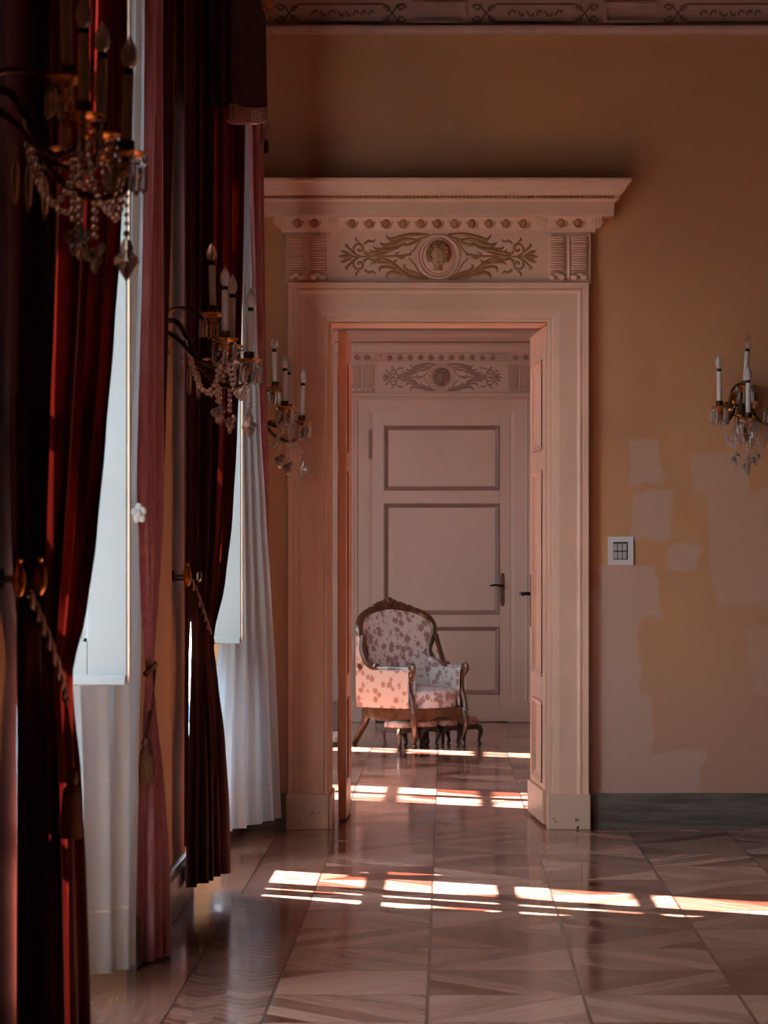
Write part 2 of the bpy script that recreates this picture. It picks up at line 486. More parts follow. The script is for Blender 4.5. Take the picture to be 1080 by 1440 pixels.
def shutter_leaf(e, x0, x1, yface, zb, zt, edge_right=True):
    """panelled shutter leaf standing perpendicular to the window; face towards the viewer"""
    cx, cy = e.location.x, e.location.y
    x0 -= cx; x1 -= cx; y = yface - cy
    th = .042
    b = MB(); sw = .12
    b.box(x0, x1, y + .012, y + th - .012, zb, zt)
    b.box(x0, x0 + sw, y, y + th, zb, zt, .004); b.box(x1 - sw, x1, y, y + th, zb, zt, .004)
    rails = [(zb, zb + .125), (1.60, 1.70), (2.55, 2.65), (zt - .13, zt)]
    for (p, q) in rails: b.box(x0 + sw, x1 - sw, y, y + th, p, q)
    for k in range(len(rails) - 1):
        p, q = rails[k][1], rails[k + 1][0]
        xa, xb = x0 + sw, x1 - sw
        for w, dd in ((.0, .006), (.022, .003)):
            for (u0, u1, w0, w1) in ((xa + w, xb - w, p + w, p + w + .01), (xa + w, xb - w, q - w - .01, q - w), (xa + w, xa + w + .01, p + w, q - w), (xb - w - .01, xb - w, p + w, q - w)):
                b.box(u0, u1, y + dd, y + .02, w0, w1)
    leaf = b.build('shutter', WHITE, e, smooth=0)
    MB().box(x1, x1 + .006, y + .003, y + th - .003, zb + .006, zt).build('leaf_edge', WEDGE, leaf, smooth=0)
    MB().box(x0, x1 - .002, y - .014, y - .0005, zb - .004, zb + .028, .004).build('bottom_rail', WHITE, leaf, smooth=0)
    return leaf
w1 = window('window_1', *BAYS1[0], WX, OX, 'nearer tall window with white panelled shutter opened behind the crimson drape', [(6.42, 6.9), (7.02, 7.6), (7.70, 7.90)])  # hidden solid frame past the last pane widened to block stray sun
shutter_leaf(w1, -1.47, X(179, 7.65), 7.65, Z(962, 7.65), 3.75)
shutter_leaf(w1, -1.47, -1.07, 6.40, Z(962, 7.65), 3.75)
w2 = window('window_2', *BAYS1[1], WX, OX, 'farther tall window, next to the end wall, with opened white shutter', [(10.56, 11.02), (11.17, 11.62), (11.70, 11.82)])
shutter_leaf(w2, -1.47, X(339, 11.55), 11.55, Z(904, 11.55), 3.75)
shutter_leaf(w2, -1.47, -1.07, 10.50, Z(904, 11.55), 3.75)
window('window_3', *BAYS2[0], W2, W2 - .55, 'nearer window of the second room that throws the bright floor patch', [(15.55, 15.98), (16.1, 16.5)])
window('window_4', *BAYS2[1], W2, W2 - .55, 'farther window of the second room beside the armchair', [(19.2, 19.62)])

# ------------------------------------------------------------------ door surround (casing, frieze, cornice)
def sweep3(prof, half, cx, y, inner=None):
    """profile [(protrusion, z)] carried round the front and both returns of a block of half width HALF, wall plane at y"""
    b = MB(); n = len(prof); vs = []
    for (p, z) in prof: vs += [(cx - half - p, y, z), (cx - half - p, y - p, z), (cx + half + p, y - p, z), (cx + half + p, y, z)]
    fs = []
    for i in range(n - 1):
        for k in range(3):
            fs.append((i * 4 + k, i * 4 + k + 1, (i + 1) * 4 + k + 1, (i + 1) * 4 + k))
    fs.append((0, 1, 2, 3)); fs.append(tuple((n - 1) * 4 + k for k in range(4))[::-1])
    return b.add(vs, fs)

def spiral(cx, cy, r0, turns, a0, dirn, n=22, rend=.15):
    return [(cx + (r0 * (1 - (1 - rend) * i / n)) * math.cos(a0 + dirn * 2 * PI * turns * i / n),
             cy + (r0 * (1 - (1 - rend) * i / n)) * math.sin(a0 + dirn * 2 * PI * turns * i / n)) for i in range(n + 1)]

def rinceau(put):
    """scrolled acanthus either side of the medallion; put(points2d, radii) adds one stroke, units = photo pixels from the centre"""
    def stroke(pts, r0, r1, mid=None):
        c = cat_rom([(p[0], p[1], 0) for p in pts], 6); n = len(c)
        rr = [(r0 + (r1 - r0) * i / (n - 1)) if mid is None else (r0 * (1 - i / (n - 1)) + r1 * i / (n - 1) + (mid - (r0 + r1) / 2) * math.sin(PI * i / (n - 1))) for i in range(n)]
        put([(p.x, p.y) for p in c], rr)
    for s in (1, -1):
        M = lambda L: [(s * a, b) for a, b in L]
        stroke(M([(6, 31), (24, 25), (34, 10), (42, 3)]), 1.3, 1.0)
        stroke(M([(6, -31), (24, -25), (34, -10), (42, -2)]), 1.3, 1.0)
        stroke(M([(14, 31), (38, 31), (58, 26), (68, 24), (74, 31)]), 1.4, .5, 3.2)
        stroke(M([(30, 24), (50, 24), (64, 17), (76, 16), (82, 20)]), 1.0, .5, 3.6)
        stroke(M([(46, 20), (60, 12), (76, 9), (90, 6), (97, 10)]), 1.0, .5, 3.0)
        stroke(M([(62, 10), (78, 4), (92, 1), (104, 0)]), 1.0, .8, 2.2)
        stroke(M([(38, 3), (58, 1), (84, 0), (110, 0), (122, 0)]), 1.4, 1.0, 1.6)
        stroke(M([(14, -31), (36, -29), (50, -22), (62, -12), (74, -4), (92, 0)]), 1.4, .6, 3.4)
        stroke(M([(34, -27), (52, -25), (64, -22), (72, -25), (73, -31)]), 1.0, .5, 2.8)
        stroke(M([(50, -21), (62, -17), (74, -14), (82, -16), (82, -22)]), 1.0, .5, 2.4)
        stroke(M([(64, -11), (78, -8), (90, -8), (96, -12)]), 1.0, .4, 2.2)
        stroke(M([(44, 4), (52, -2), (60, 3), (54, 7)]), 1.0, .5, 1.8)
        stroke(M([(20, -30), (30, -24), (44, -18)]), .8, .5, 1.8)
        stroke(M([(24, 27), (34, 20), (46, 16), (52, 19)]), .9, .4, 2.4)
        stroke(M([(56, 25), (64, 21), (70, 20)]), 1.2, .4, 2.4)
        stroke(M([(70, 15), (78, 11), (88, 11), (92, 15)]), 1.0, .4, 2.2)
        stroke(M([(84, 4), (92, 6), (99, 4), (101, 8)]), .9, .4, 1.8)
        stroke(M([(26, -28), (40, -22), (48, -15), (46, -10)]), .9, .4, 2.2)
        stroke(M([(58, -14), (62, -8), (58, -4)]), .9, .4, 1.8)
        stroke(M([(76, -3), (84, -4), (92, -5), (99, -3), (102, -7)]), .9, .4, 1.8)
        stroke(M([(96, 1), (104, 5), (103, 9)]), .8, .4, 1.5); stroke(M([(96, -1), (104, -5), (103, -9)]), .8, .4, 1.5)
        for q in (1, -1):
            stroke(M([(111, q * 20), (116, q * 24), (114, q * 27)]), .9, .4, 1.5)
            v = [(s * a, b) for a, b in spiral(111, q * 11, 10, 1.25, -q * PI / 2, q if True else 1)]
            put(v, [1.7] * 8 + [1.9] * (len(v) - 8))
            put([(s * 111, q * 11), (s * 111.5, q * 11.5)], [2.8, 2.4])
            stroke(M([(104, q * 18), (98, q * 22), (92, q * 21), (88, q * 25)]), 1.5, .5, 1.8)
            stroke(M([(118, q * 4), (126, q * 12), (130, q * 16), (127, q * 18)]), 1.5, .5, 1.9)
            stroke(M([(122, q * 1), (131, q * 6), (137, q * 8)]), 1.8, .5, 2.6)
        stroke(M([(120, 0), (130, 0), (140, 0)]), 2.2, .6, 3.2)

def surround(name, D, label, cx, detail_mat, paint, paint_chip, face_mat, head_mat):
    e = empty(name, (cx, D, 0)); struct(e, label, 'door surround')
    k = 1 / 280.0
    L0, R0 = -.587 - cx, .505 - cx        # opening
    half = .7625
    zt = 2.541; zh = 2.739
    # casing: profile (distance from opening, protrusion), mitred round three sides
    prof = [(.0, -.02), (.0, .022), (.012, .030), (.022, .030), (.030, .040), (.060, .046), (.145, .050), (.150, .056), (.163, .062), (.176, .056), (.180, .064), (.204, .068), (.2085, .060), (.2085, -.0)]
    b = MB(); vs, n = [], len(prof)
    for (t, p) in prof: vs += [(L0 - t, -p, .176), (L0 - t, -p, zt + t * .945), (R0 + t, -p, zt + t * .945), (R0 + t, -p, .176)]
    fs = [(i * 4 + q, i * 4 + q + 1, (i + 1) * 4 + q + 1, (i + 1) * 4 + q) for i in range(n - 1) for q in range(3)]
    b.add(vs, fs).build('casing', paint, e, smooth=0)
    for sx, u in ((-1, L0), (1, R0)):
        MB().box(u - (.2155 if sx < 0 else -.002), u + (.2155 if sx > 0 else -.002), -.074, .0, 0, .178, .004).build('plinth', paint_chip, e, smooth=0)
    # frieze board
    MB().box(-half, half, -.03, 0, zh, 2.99).build('frieze_board', paint, e, smooth=0)
    MB().box(-half - .004, half + .004, -.045, 0, zh - .004, zh + .008).build('fillet', paint, e, smooth=0)
    # pilaster blocks with ribbed scroll consoles
    for sx in (-1, 1):
        xa, xb = (405 - 618.5) * k, (466 - 618.5) * k
        if sx > 0: xa, xb = -xb, -xa
        blk = MB().box(xa, xb, -.045, 0, zh + .004, 2.985).build('pilaster_block', paint, e, smooth=0)
        for j in (0, 1):
            ca = xa + .012 + .094 + (j - .5) * .112 - .0
            w = .042
            g = MB()
            z0, z1 = zh + .055, 2.965
            N = 46
            def fn(uu, vv, ca=ca, w=w, z0=z0, z1=z1):
                a = PI * (uu); zz = z0 + (z1 - z0) * vv
                rib = .0035 * math.cos(vv * 2 * PI * 15)
                return (ca - w * math.cos(a), -.045 - (.016 + rib) * math.sin(a) ** .6 if 0 < uu < 1 else -.044, zz)
            g.grid(fn, 10, 60)
            g.build('ribbed_console', paint, blk, smooth=60)
            g = MB()
            for q in (-1, 1): g.ball((ca + q * .024, -.052, zh + .026), (.020, .014, .017), 10, 6)
            g.ball((ca, -.05, zh + .040), (.034, .010, .010), 10, 6)
            g.tube([(ca - .045, -.047, zh + .010), (ca + .045, -.047, zh + .010)], .006, 6)
            g.build('console_foot', paint, blk, smooth=60)
        xm = (xa + xb) / 2 + .0
        MB().tube([(xm + .0, -.05, zh + .02), (xm, -.05, 2.96)], .008, 8).build('reed', paint, blk)
    # cornice
    for sx in (-1, 1):      # stepped-forward ends of the egg moulding
        x0, x1 = half - .215, half
        pr = [(.0, 2.985), (.022, 2.987), (.026, 3.003), (.034, 3.008), (.050, 3.03), (.062, 3.06), (.066, 3.072), (0, 3.073)]
        b = MB(); n = len(pr); vs = []
        for (p, z) in pr: vs += [(sx * (x0 - p * .6), -.02, z), (sx * (x0 - p * .6), -.022 - p, z), (sx * (x1 + p * .9), -.022 - p, z), (sx * (x1 + p * .9), 0, z)]
        fs = [(i * 4 + q, i * 4 + q + 1, (i + 1) * 4 + q + 1, (i + 1) * 4 + q) for i in range(n - 1) for q in range(3)] + [(0, 1, 2, 3)]
        b.add(vs, fs).build('cornice_end_block', paint, e, smooth=0)
    profile = [(.0, 2.985), (.016, 2.987), (.018, 3.0), (.028, 3.006), (.040, 3.03), (.050, 3.06), (.054, 3.072), (.056, 3.066)]
    b = MB(); n = len(profile)
    vs = [(xx, -.012 - p, z) for xx in (-half + .2, half - .2) for (p, z) in profile]
    b.add(vs, [(i, i + 1, n + i + 1, n + i) for i in range(n - 1)]).build('egg_moulding', paint, e, smooth=0)
    corn = [(.02, 3.062), (.112, 3.064), (.115, 3.068), (.115, 3.13), (.122, 3.134), (.125, 3.14), (.137, 3.142), (.139, 3.160), (.146, 3.164), (.150, 3.170),
            (.156, 3.176), (.168, 3.188), (.174, 3.202), (.180, 3.216), (.190, 3.224), (.195, 3.226), (.195, 3.239), (.0, 3.243)]
    sweep3(corn, half, 0, 0).build('cornice', paint, e, smooth=0)
    g = MB(); xx = -half - .12
    while xx < half + .12:
        g.ball((xx, -.139, 3.151), (.0105, .006, .008), 6, 4); xx += .019
    g.build('bead_course', detail_mat, e, smooth=60)
    # eggs
    proto = None
    spots = [(497.5 + 24 * i - 618.5, 0) for i in range(11)] + [(421 - 618.5, 1), (445 - 618.5, 1), (790 - 618.5, 1), (814 - 618.5, 1)]
    for (px, fwd) in spots:
        if proto is None:
            proto = MB().ball((0, 0, 0), (.020, .016, .024), 12, 8).build('egg', detail_mat, e, smooth=180)
            o = proto
            sh = MB().tube([(-.026, .004, .026), (-.028, -.004, 0), (-.018, -.006, -.024), (0, -.006, -.032), (.018, -.006, -.024), (.028, -.004, 0), (.026, .004, .026)], .0055, 6)
            hs = sh.build('egg_shell', paint, o, smooth=60)
        else:
            o = proto.copy(); COL.objects.link(o); o.parent = e
            h2 = hs.copy(); COL.objects.link(h2); h2.parent = o
        o.location = (px * k, -.050 - .022 * fwd, 3.034)
    g = MB()
    for px in (397, 471, 762, 840):
        for q in range(5): g.tube([((px - 618.5) * k + (q - 2) * .006, -.06, 3.01), ((px - 618.5) * k + (q - 2) * .013, -.082, 3.035), ((px - 618.5) * k + (q - 2) * .010, -.078, 3.058)], .006, 6)
    g.build('corner_leaf', paint, e, smooth=60)
    # frieze relief
    rel = MB(); zc = Z(362, 13); y0 = -.031
    fl = (Vector((0, 1, 0)), .55)
    def put(pts, rr):
        rel.tube([(a * k, y0, zc + b_ * k) for a, b_ in pts], [r * k * .98 for r in rr], 7, flat=fl)
    rinceau(put)
    rel.build('scroll_relief', detail_mat, e, smooth=60)
    med = MB().tube([(29 * k * math.cos(a), y0 - .002, zc + 30 * k * math.sin(a)) for a in [2 * PI * i / 36 for i in range(37)]], .0085, 8, cap=False)
    med.tube([(23 * k * math.cos(a), y0 + .001, zc + 25 * k * math.sin(a)) for a in [2 * PI * i / 36 for i in range(37)]], .005, 6, cap=False)
    mo = med.build('medallion', paint, e, smooth=60)
    MB().ball((0, y0, zc), (21 * k, .006, 23 * k), 24, 8).build('medallion_ground', face_mat, mo, smooth=60)
    fc = MB()                                     # carved head in relief
    fc.ball((-.002, y0 - .012, zc + .004), (.040, .030, .054), 16, 12)
    fc.ball((-.002, y0 - .036, zc - .004), (.008, .012, .015), 8, 6)          # nose
    fc.ball((-.002, y0 - .030, zc - .024), (.012, .009, .005), 8, 5)          # mouth
    fc.ball((-.002, y0 - .030, zc - .034), (.013, .010, .009), 8, 5)
    for q in (-1, 1):
        fc.ball((-.002 + q * .016, y0 - .033, zc + .009), (.007, .006, .004), 8, 5)
        fc.ball((-.002 + q * .016, y0 - .035, zc + .018), (.011, .006, .004), 8, 5)
        fc.ball((-.002 + q * .022, y0 - .022, zc - .010), (.012, .012, .014), 8, 5)
    fc.tube([(-.002, y0 - .005, zc - .04), (-.002, y0 - .008, zc - .07)], [.018, .024], 8)
    fc.build('carved_head', head_mat, mo, smooth=60)
    hr = MB(); R = random.Random(5)
    for i in range(26):
        a = -.5 + (PI + 1.0) * i / 25
        for rr in (.040, .050):
            hr.ball((-.002 + rr * math.cos(a) * 1.0, y0 - .012 - R.random() * .012, zc + .010 + rr * math.sin(a) * 1.12), .0105 + R.random() * .003, 7, 5)
    hr.build('carved_hair', detail_mat, mo, smooth=60)
    return e

CX = -.041
t1 = surround('trim_1', D1, 'salmon cream door surround with carved frieze and cornice around the open doorway', CX, CARVE, PAINT, PAINT_CHIP, PAINT, simple('gold ochre carving paint', (.56, .32, .17), .5, var=.1, scale=20).m)
t2 = surround('trim_2', D2, 'greige door surround with medallion frieze around the closed far door', CX, DOORD, DOORP, DOORP, DOORD, DOORD)
# lining of the open doorway
b = MB(); dl = .33
b.box(-.587 - .06 - CX, -.587 - CX, -.015, dl, 0, 2.541 + .05); b.box(.505 - CX, .505 + .06 - CX, -.015, dl, 0, 2.541 + .05)
b.box(-.587 - CX, .505 - CX, -.015, dl, 2.541, 2.60)
b.build('lining', PAINT, t1, smooth=0)
MB().box(-.587 - CX - .002, -.587 + .012 - CX, -.060, dl - .02, 0, .178, .003).build('lining_plinth', PAINT_CHIP, t1, smooth=0)
# deeper embrasure dressed in paint, behind the lining
b = MB()
b.box(HL - CX + .001, HL + .02 - CX, dl + .002, D1B - D1 + .01, 0, HT - .001); b.box(HR - .02 - CX, HR - .001 - CX, dl + .002, D1B - D1 + .01, 0, HT - .001)
b.box(HL + .02 - CX, HR - .02 - CX, dl + .002, D1B - D1 + .01, HT - .02, HT - .001)
b.build('embrasure_lining', PAINT, t1, smooth=0)

# ------------------------------------------------------------------ door leaves
def lever(e, loc, dx, m_plate, m_lever, ysign=-1):
    """escutcheon plate with lever; dx direction of the lever in local x; plate in the xz plane"""
    g = MB()
    g.box(loc[0] - .017, loc[0] + .017, loc[1], loc[1] + ysign * .006, loc[2] - .15, loc[2] + .075, .004)
    g.ball((loc[0], loc[1] + ysign * .004, loc[2] + .085), (.014, .004, .016), 10, 6)
    g.ball((loc[0], loc[1] + ysign * .004, loc[2] - .158), (.014, .004, .016), 10, 6)
    p = g.build('handle_plate', m_plate, e, smooth=40)
    h = MB().tube([(loc[0], loc[1], loc[2]), (loc[0], loc[1] + ysign * .045, loc[2]), (loc[0] + dx * .02, loc[1] + ysign * .058, loc[2]), (loc[0] + dx * .07, loc[1] + ysign * .058, loc[2] + .004), (loc[0] + dx * .105, loc[1] + ysign * .056, loc[2] - .004)], [.010, .010, .010, .009, .008], 10)
    h.build('handle', m_lever, e, smooth=60)
    return p

def leaf(e, L, H, th, panels, sw, mat, mould, both=True, kick=0.0):
    """a panelled leaf, local x from 0 to L, thickness 0..th in y"""
    b = MB()
    b.box(sw, L - sw, .014, th - .014, .05, H - .05)
    b.box(0, sw, 0, th, 0, H, .003); b.box(L - sw, L, 0, th, 0, H, .003)
    zs = [0] + [v for p in panels for v in p] + [H]
    for i in range(0, len(zs), 2): b.box(sw - .002, L - sw + .002, 0, th, zs[i], zs[i + 1])
    body = b.build('door_panel_board', mat, e, smooth=0)
    for (p, q) in panels:
        g = MB(); xa, xb = sw, L - sw
        for (yf, sg) in ((0.0, 1), (th, -1)) if both else ((0.0, 1),):
            pr = [(.0, -.006), (.006, -.009), (.016, -.004), (.026, .006), (.034, .010), (.036, .014)]
            vs, n = [], len(pr)
            for (t, dp) in pr:
                yy = yf + sg * dp
                vs += [(xa + t, yy, p + t), (xb - t, yy, p + t), (xb - t, yy, q - t), (xa + t, yy, q - t)]
            g.add(vs, [(i * 4 + c, i * 4 + (c + 1) % 4, (i + 1) * 4 + (c + 1) % 4, (i + 1) * 4 + c) for i in range(n - 1) for c in range(4)])
        g.build('panel_moulding', mould, e, smooth=0)
    if kick:
        MB().box(-.001, L + .001, -.012, -.0005, .004, kick, .004).build('kick_board', mat, e, smooth=0)
    return body

# far closed door: leaf almost flush with its casing
e = empty('door_3', (X(524, D2), D2 - .044, .008)); struct(e, 'closed greige three-panel door in the far wall behind the armchair', 'door')
s = F / D2; Lf = (718 - 524) / s; zf = lambda py: Z(py, D2) - .008
leaf(e, Lf, zf(580), .04, [(zf(976), zf(881)), (zf(864), zf(708)), (zf(690), zf(599))], .095, DOORP, DOORD, both=False)
# dark joint round the leaf
b = MB(); b.box(-.012, -.002, .006, .03, 0, zf(578)); b.box(Lf + .002, Lf + .012, .006, .03, 0, zf(578)); b.box(-.012, Lf + .012, .006, .03, zf(578), zf(578) + .01)
b.build('joint_strip', EBONY, e, smooth=0)
lever(e, (Lf - .068, 0, zf(823)), -1, RUST, IRON)
for zz in (zf(642), .35):
    MB().tube([(-.022, -.014, zz), (-.022, -.014, zz + .2)], .012, 8).ball((-.022, -.014, zz + .21), .012, 8, 6).ball((-.022, -.014, zz - .01), .012, 8, 6).build('hinge', DOORD, e)

# open right leaf
pa, pb = Vector((.497, 13.07)), Vector((.444, 13.76))
dv = pb - pa
e = empty('door_2', (pa.x, pa.y, .01)); e.rotation_euler = (0, 0, math.atan2(dv.y, dv.x))
struct(e, 'right door leaf standing open in the doorway, glossy with iron lever', 'door')
# local y+ is to the left of travel = towards -x (the visible side); flip so the face with y=0 looks to the opening
e.scale = (1, 1, 1)
H = 2.52; L = dv.length
sub = MB()
holder = e
b = leaf(holder, L, H, .042, [(.20, .62), (.74, 1.80), (1.90, 2.36)], .12, PAINT, PAINT, both=True)
for ch in list(e.children):     # put the visible face on the opening side: mirror thickness to 0..-0.042
    ch.location = (0, -.042, 0)
MB().box(-.001, L + .001, .0005, .014, .004, .175, .004).build('kick_board', PAINT_CHIP, e, smooth=0)
lever(e, (L - .06, 0, Z(835, 13.7) - .01), -1, RUST, IRON, ysign=1)
lever(e, (L - .06, -.042, Z(835, 13.7) - .01), 1, RUST, IRON, ysign=-1)
# open left leaf, edge towards the viewer
e = empty('door_1', (-.517, 13.345, .01)); e.rotation_euler = (0, 0, math.radians(89.5))
struct(e, 'left door leaf folded back in the doorway, only its orange edge seen', 'door')
leaf(e, .52, H, .042, [(.20, .62), (.74, 1.80), (1.90, 2.36)], .11, PAINT, PAINT)

# ------------------------------------------------------------------ carved frieze under the ceiling
e = empty('trim_3', (0, D1, 0)); struct(e, 'carved stucco frieze with ledge running along the top of the end wall', 'frieze')
led = [(0, 3.985), (.035, 3.988), (.05, 4.0), (.055, 4.012), (.055, 4.022), (.03, 4.03), (.022, 4.034), (0, 4.034)]
profile_x(led, WX, RX1, 0).build('ledge', STUCCO, e, smooth=0)
MB().box(WX, RX1, -.020, 0, 4.034, 4.75).build('frieze_board', STUCCO, e, smooth=0)
profile_x([(0, 4.172), (.05, 4.175), (.07, 4.2), (.11, 4.23), (.11, 4.26), (.0, 4.27)], WX, RX1, 0).build('upper_moulding', STUCCO, e, smooth=0)
def rect_frame(b, x0, x1, z0, z1, w, y0, y1):
    b.box(x0, x1, y0, y1, z0, z0 + w); b.box(x0, x1, y0, y1, z1 - w, z1); b.box(x0, x0 + w, y0, y1, z0 + w, z1 - w); b.box(x1 - w, x1, y0, y1, z0 + w, z1 - w)
zA, zB = Z(33, 12.97), Z(3, 12.97)
for (a, c) in ((578, 655), (848, 926), (1120, 1196), (310, 372)):
    g = MB(); rect_frame(g, X(a, 12.97), X(c, 12.97), zA, zB, .016, -.038, -.018); rect_frame(g, X(a, 12.97) + .016, X(c, 12.97) - .016, zA + .016, zB - .016, .008, -.029, -.018)
    g.build('plain_panel', STUCCO, e, smooth=0)
for (a, c) in ((384, 574), (661, 845), (931, 1116), (1200, 1390)):
    x0, x1 = X(a, 12.97), X(c, 12.97); zc = (zA + zB) / 2; h = (zB - zA) / 2
    g = MB(); fl = (Vector((0, 1, 0)), .6); yy = -.021
    kk = .155
    for zz in (zA + .008, zB - .008): g.tube([(x0 + kk * .9, yy, zz), (x1 - kk * .9, yy, zz)], .0055, 6, flat=fl)
    for sx, xe in ((1, x0), (-1, x1)):
        for q in (1, -1):
            g.tube([(xe + sx * a_, yy, zc + q * b_) for a_, b_ in spiral(.035, .026, .022, 1.1, PI, -1)], .0055, 6, flat=fl)
            g.tube([(xe + sx * a_, yy, zc + q * b_) for a_, b_ in spiral(.105, .022, .019, 1.0, 0, 1)], .005, 6, flat=fl)
            g.tube(cat_rom([(xe + sx * .05, yy, zc + q * .045), (xe + sx * .08, yy, zc), (xe + sx * .12, yy, zc - q * .04), (xe + sx * .155, yy, zc - q * .045)], 5), .005, 6, flat=fl)
    R = random.Random(int(a)); xx = x0 + .19
    while xx < x1 - .19:
        w = .022 + .02 * R.random(); q = R.choice((-1, 1))
        g.tube(cat_rom([(xx, yy, zc - q * .012), (xx + w * .5, yy, zc + q * .014), (xx + w, yy, zc)], 4), [.002] + [.006] * 7 + [.002], 6, flat=fl); xx += w + .012
    g.build('scroll_panel', STUCCOD, e, smooth=60)

# ------------------------------------------------------------------ curtains
def curtain(name, rows, n, amp, mat, seed=0, nv=70, hem=None, power=1.0):
    """rows: (py, pxL, pxR, dL, dR, amplitude factor) from top to bottom"""
    R = random.Random(seed)
    W = []
    for (py, pl, pr, dl_, dr, af) in rows:
        W.append((Z(py, (dl_ + dr) / 2), X(pl, dl_), dl_, X(pr, dr), dr, af))
    zs = [w[0] for w in W]
    def at(z):
        for i in range(len(W) - 1):
            if zs[i] >= z >= zs[i + 1]:
                t = (zs[i] - z) / (zs[i] - zs[i + 1])
                p0, p1, p2, p3 = W[max(i - 1, 0)], W[i], W[i + 1], W[min(i + 2, len(W) - 1)]
                out = []
                for c in range(1, 6):
                    m1 = (p2[c] - p0[c]) / max(1e-6, p0[0] - p2[0]) * (p1[0] - p2[0]) if i > 0 else p2[c] - p1[c]
                    m2 = (p3[c] - p1[c]) / max(1e-6, p1[0] - p3[0]) * (p1[0] - p2[0]) if i < len(W) - 2 else p2[c] - p1[c]
                    h = t * t * (3 - 2 * t)
                    cub = (2 * t**3 - 3 * t**2 + 1) * p1[c] + (t**3 - 2 * t**2 + t) * m1 + (-2 * t**3 + 3 * t**2) * p2[c] + (t**3 - t**2) * m2
                    lin = p1[c] + (p2[c] - p1[c]) * h
                    out.append(.6 * cub + .4 * lin)
                return out
        return list(W[-1][1:])
    ph = [R.random() * 6.28 for _ in range(6)]
    nu = n * 12
    def fn(u, v):
        z = zs[0] + (zs[-1] - zs[0]) * v
        xl, yl, xr, yr, af = at(z)
        tx, ty = xr - xl, yr - yl; ln = math.hypot(tx, ty) or 1e-6
        nx, ny = ty / ln, -tx / ln
        uu = u + .25 / n * math.sin(2 * PI * u * 2 + ph[0]) * .5
        w = math.sin(2 * PI * n * uu + ph[1] + .5 * math.sin(v * 3 + ph[2]))
        w = math.copysign(abs(w) ** power, w)
        w += .3 * math.sin(2 * PI * (n * .5 + .7) * u + ph[3]) + .18 * math.sin(2 * PI * (2 * n + 1) * u + ph[4] + 2 * v)
        q_ = min(1, u / .12); a = amp * af * w * (.3 + .7 * q_ * q_ * (3 - 2 * q_))
        tt = .28 / n * math.cos(2 * PI * n * uu + ph[1]) * (1 if power < 1 else .4) * min(1, af)
        zz = z
        if hem and v > .999: zz = z
        return (xl + tx * (u + tt) + nx * a, yl + ty * (u + tt) + ny * a, zz)
    b = MB().grid(fn, nu, nv)
    o = b.build(name, mat, None, smooth=180, fix=False)
    if hem:
        pts = [fn(i / nu, hem) for i in range(nu + 1)]
        pts2 = [fn(i / nu, hem + .0025) for i in range(nu + 1)]
        hb = MB()
        hb.grid(lambda u, v: tuple(Vector(fn(u, hem + .0022 * v)) + Vector((0, -.0025, 0))), nu, 1)
        hb.build('hem_stitch', PLASTIC, o, smooth=180, fix=False)
    return o

# near bay
def outer_fold(parent, rows, seed):
    f = curtain('outer_fold', rows, 2, .010, VELVET, seed); f.parent = parent; return f
d1a = curtain('velvet_drape', [(-330, 24, 170, 6.05, 7.65, 1), (150, 24, 164, 6.05, 7.55, 1), (300, 24, 154, 6.05, 7.4, 1), (450, 24, 143, 6.05, 7.25, 1), (600, 24, 131, 6.05, 7.05, .95), (750, 24, 119, 6.05, 6.85, .85),
        (860, 28, 107, 6.08, 6.65, .7), (950, 42, 93, 6.18, 6.48, .42), (1000, 41, 93, 6.15, 6.48, .5), (1100, 37, 95, 6.1, 6.5, .8), (1250, 36, 98, 6.08, 6.55, .95), (1440, 36, 103, 6.08, 6.6, 1), (1570, 36, 106, 6.08, 6.62, 1)], 6, .040, VELVET, 3, power=.8)
tag(d1a, 'crimson velvet drape hanging at the left edge, tied back before the nearer window', 'curtain', 'tied velvet drapes')
outer_fold(d1a, [(560, 23, 34, 6.03, 6.08, 1), (900, 23, 34, 6.03, 6.08, 1), (1570, 22, 34, 6.03, 6.08, 1)], 31)
d1b = curtain('satin_drape', [(-220, 204, 224, 8.3, 8.75, 1), (100, 200, 222, 8.3, 8.75, 1), (300, 194, 223, 8.33, 8.78, 1), (450, 190, 225, 8.35, 8.8, 1), (600, 190, 226, 8.36, 8.84, .95), (720, 192, 226, 8.4, 8.86, .9), (820, 198, 222, 8.5, 8.84, .7),
        (900, 204, 216, 8.64, 8.84, .45), (945, 207, 213, 8.74, 8.85, .25), (1000, 205, 217, 8.7, 8.86, .45), (1100, 203, 226, 8.62, 8.88, .8), (1220, 200, 233, 8.58, 8.9, 1), (1345, 198, 237, 8.56, 8.9, 1)], 4, .030, SATIN, 11, power=.9)
f = curtain('outer_fold', [(-220, 222, 249, 8.72, 9.0, 1), (150, 222, 244, 8.72, 8.98, 1), (300, 222, 240, 8.74, 8.96, 1), (450, 223, 236, 8.76, 8.94, .8), (600, 224, 232, 8.78, 8.9, .6), (720, 223, 228, 8.8, 8.88, .4)], 2, .016, VELVET, 33); f.parent = d1b
f['label'] = 'dark crimson velvet outer side'
tag(d1b, 'rose satin drape lit by the nearer window, beside the ochre pier', 'curtain')
s1 = curtain('sheer_curtain', [(-60, 160, 206, 8.0, 8.3, .5), (300, 150, 204, 8.0, 8.3, .5), (700, 118, 196, 8.0, 8.3, .5), (760, 112, 199, 8.0, 8.3, .5), (900, 88, 203, 7.95, 8.28, .6), (1100, 90, 201, 7.95, 8.26, .9), (1368, 96, 197, 7.95, 8.24, 1)], 3, .020, SHEER, 5, hem=.938, power=1)
tag(s1, 'white sheer curtain falling below the shutter of the nearer window', 'sheer curtain', 'sheer curtains')
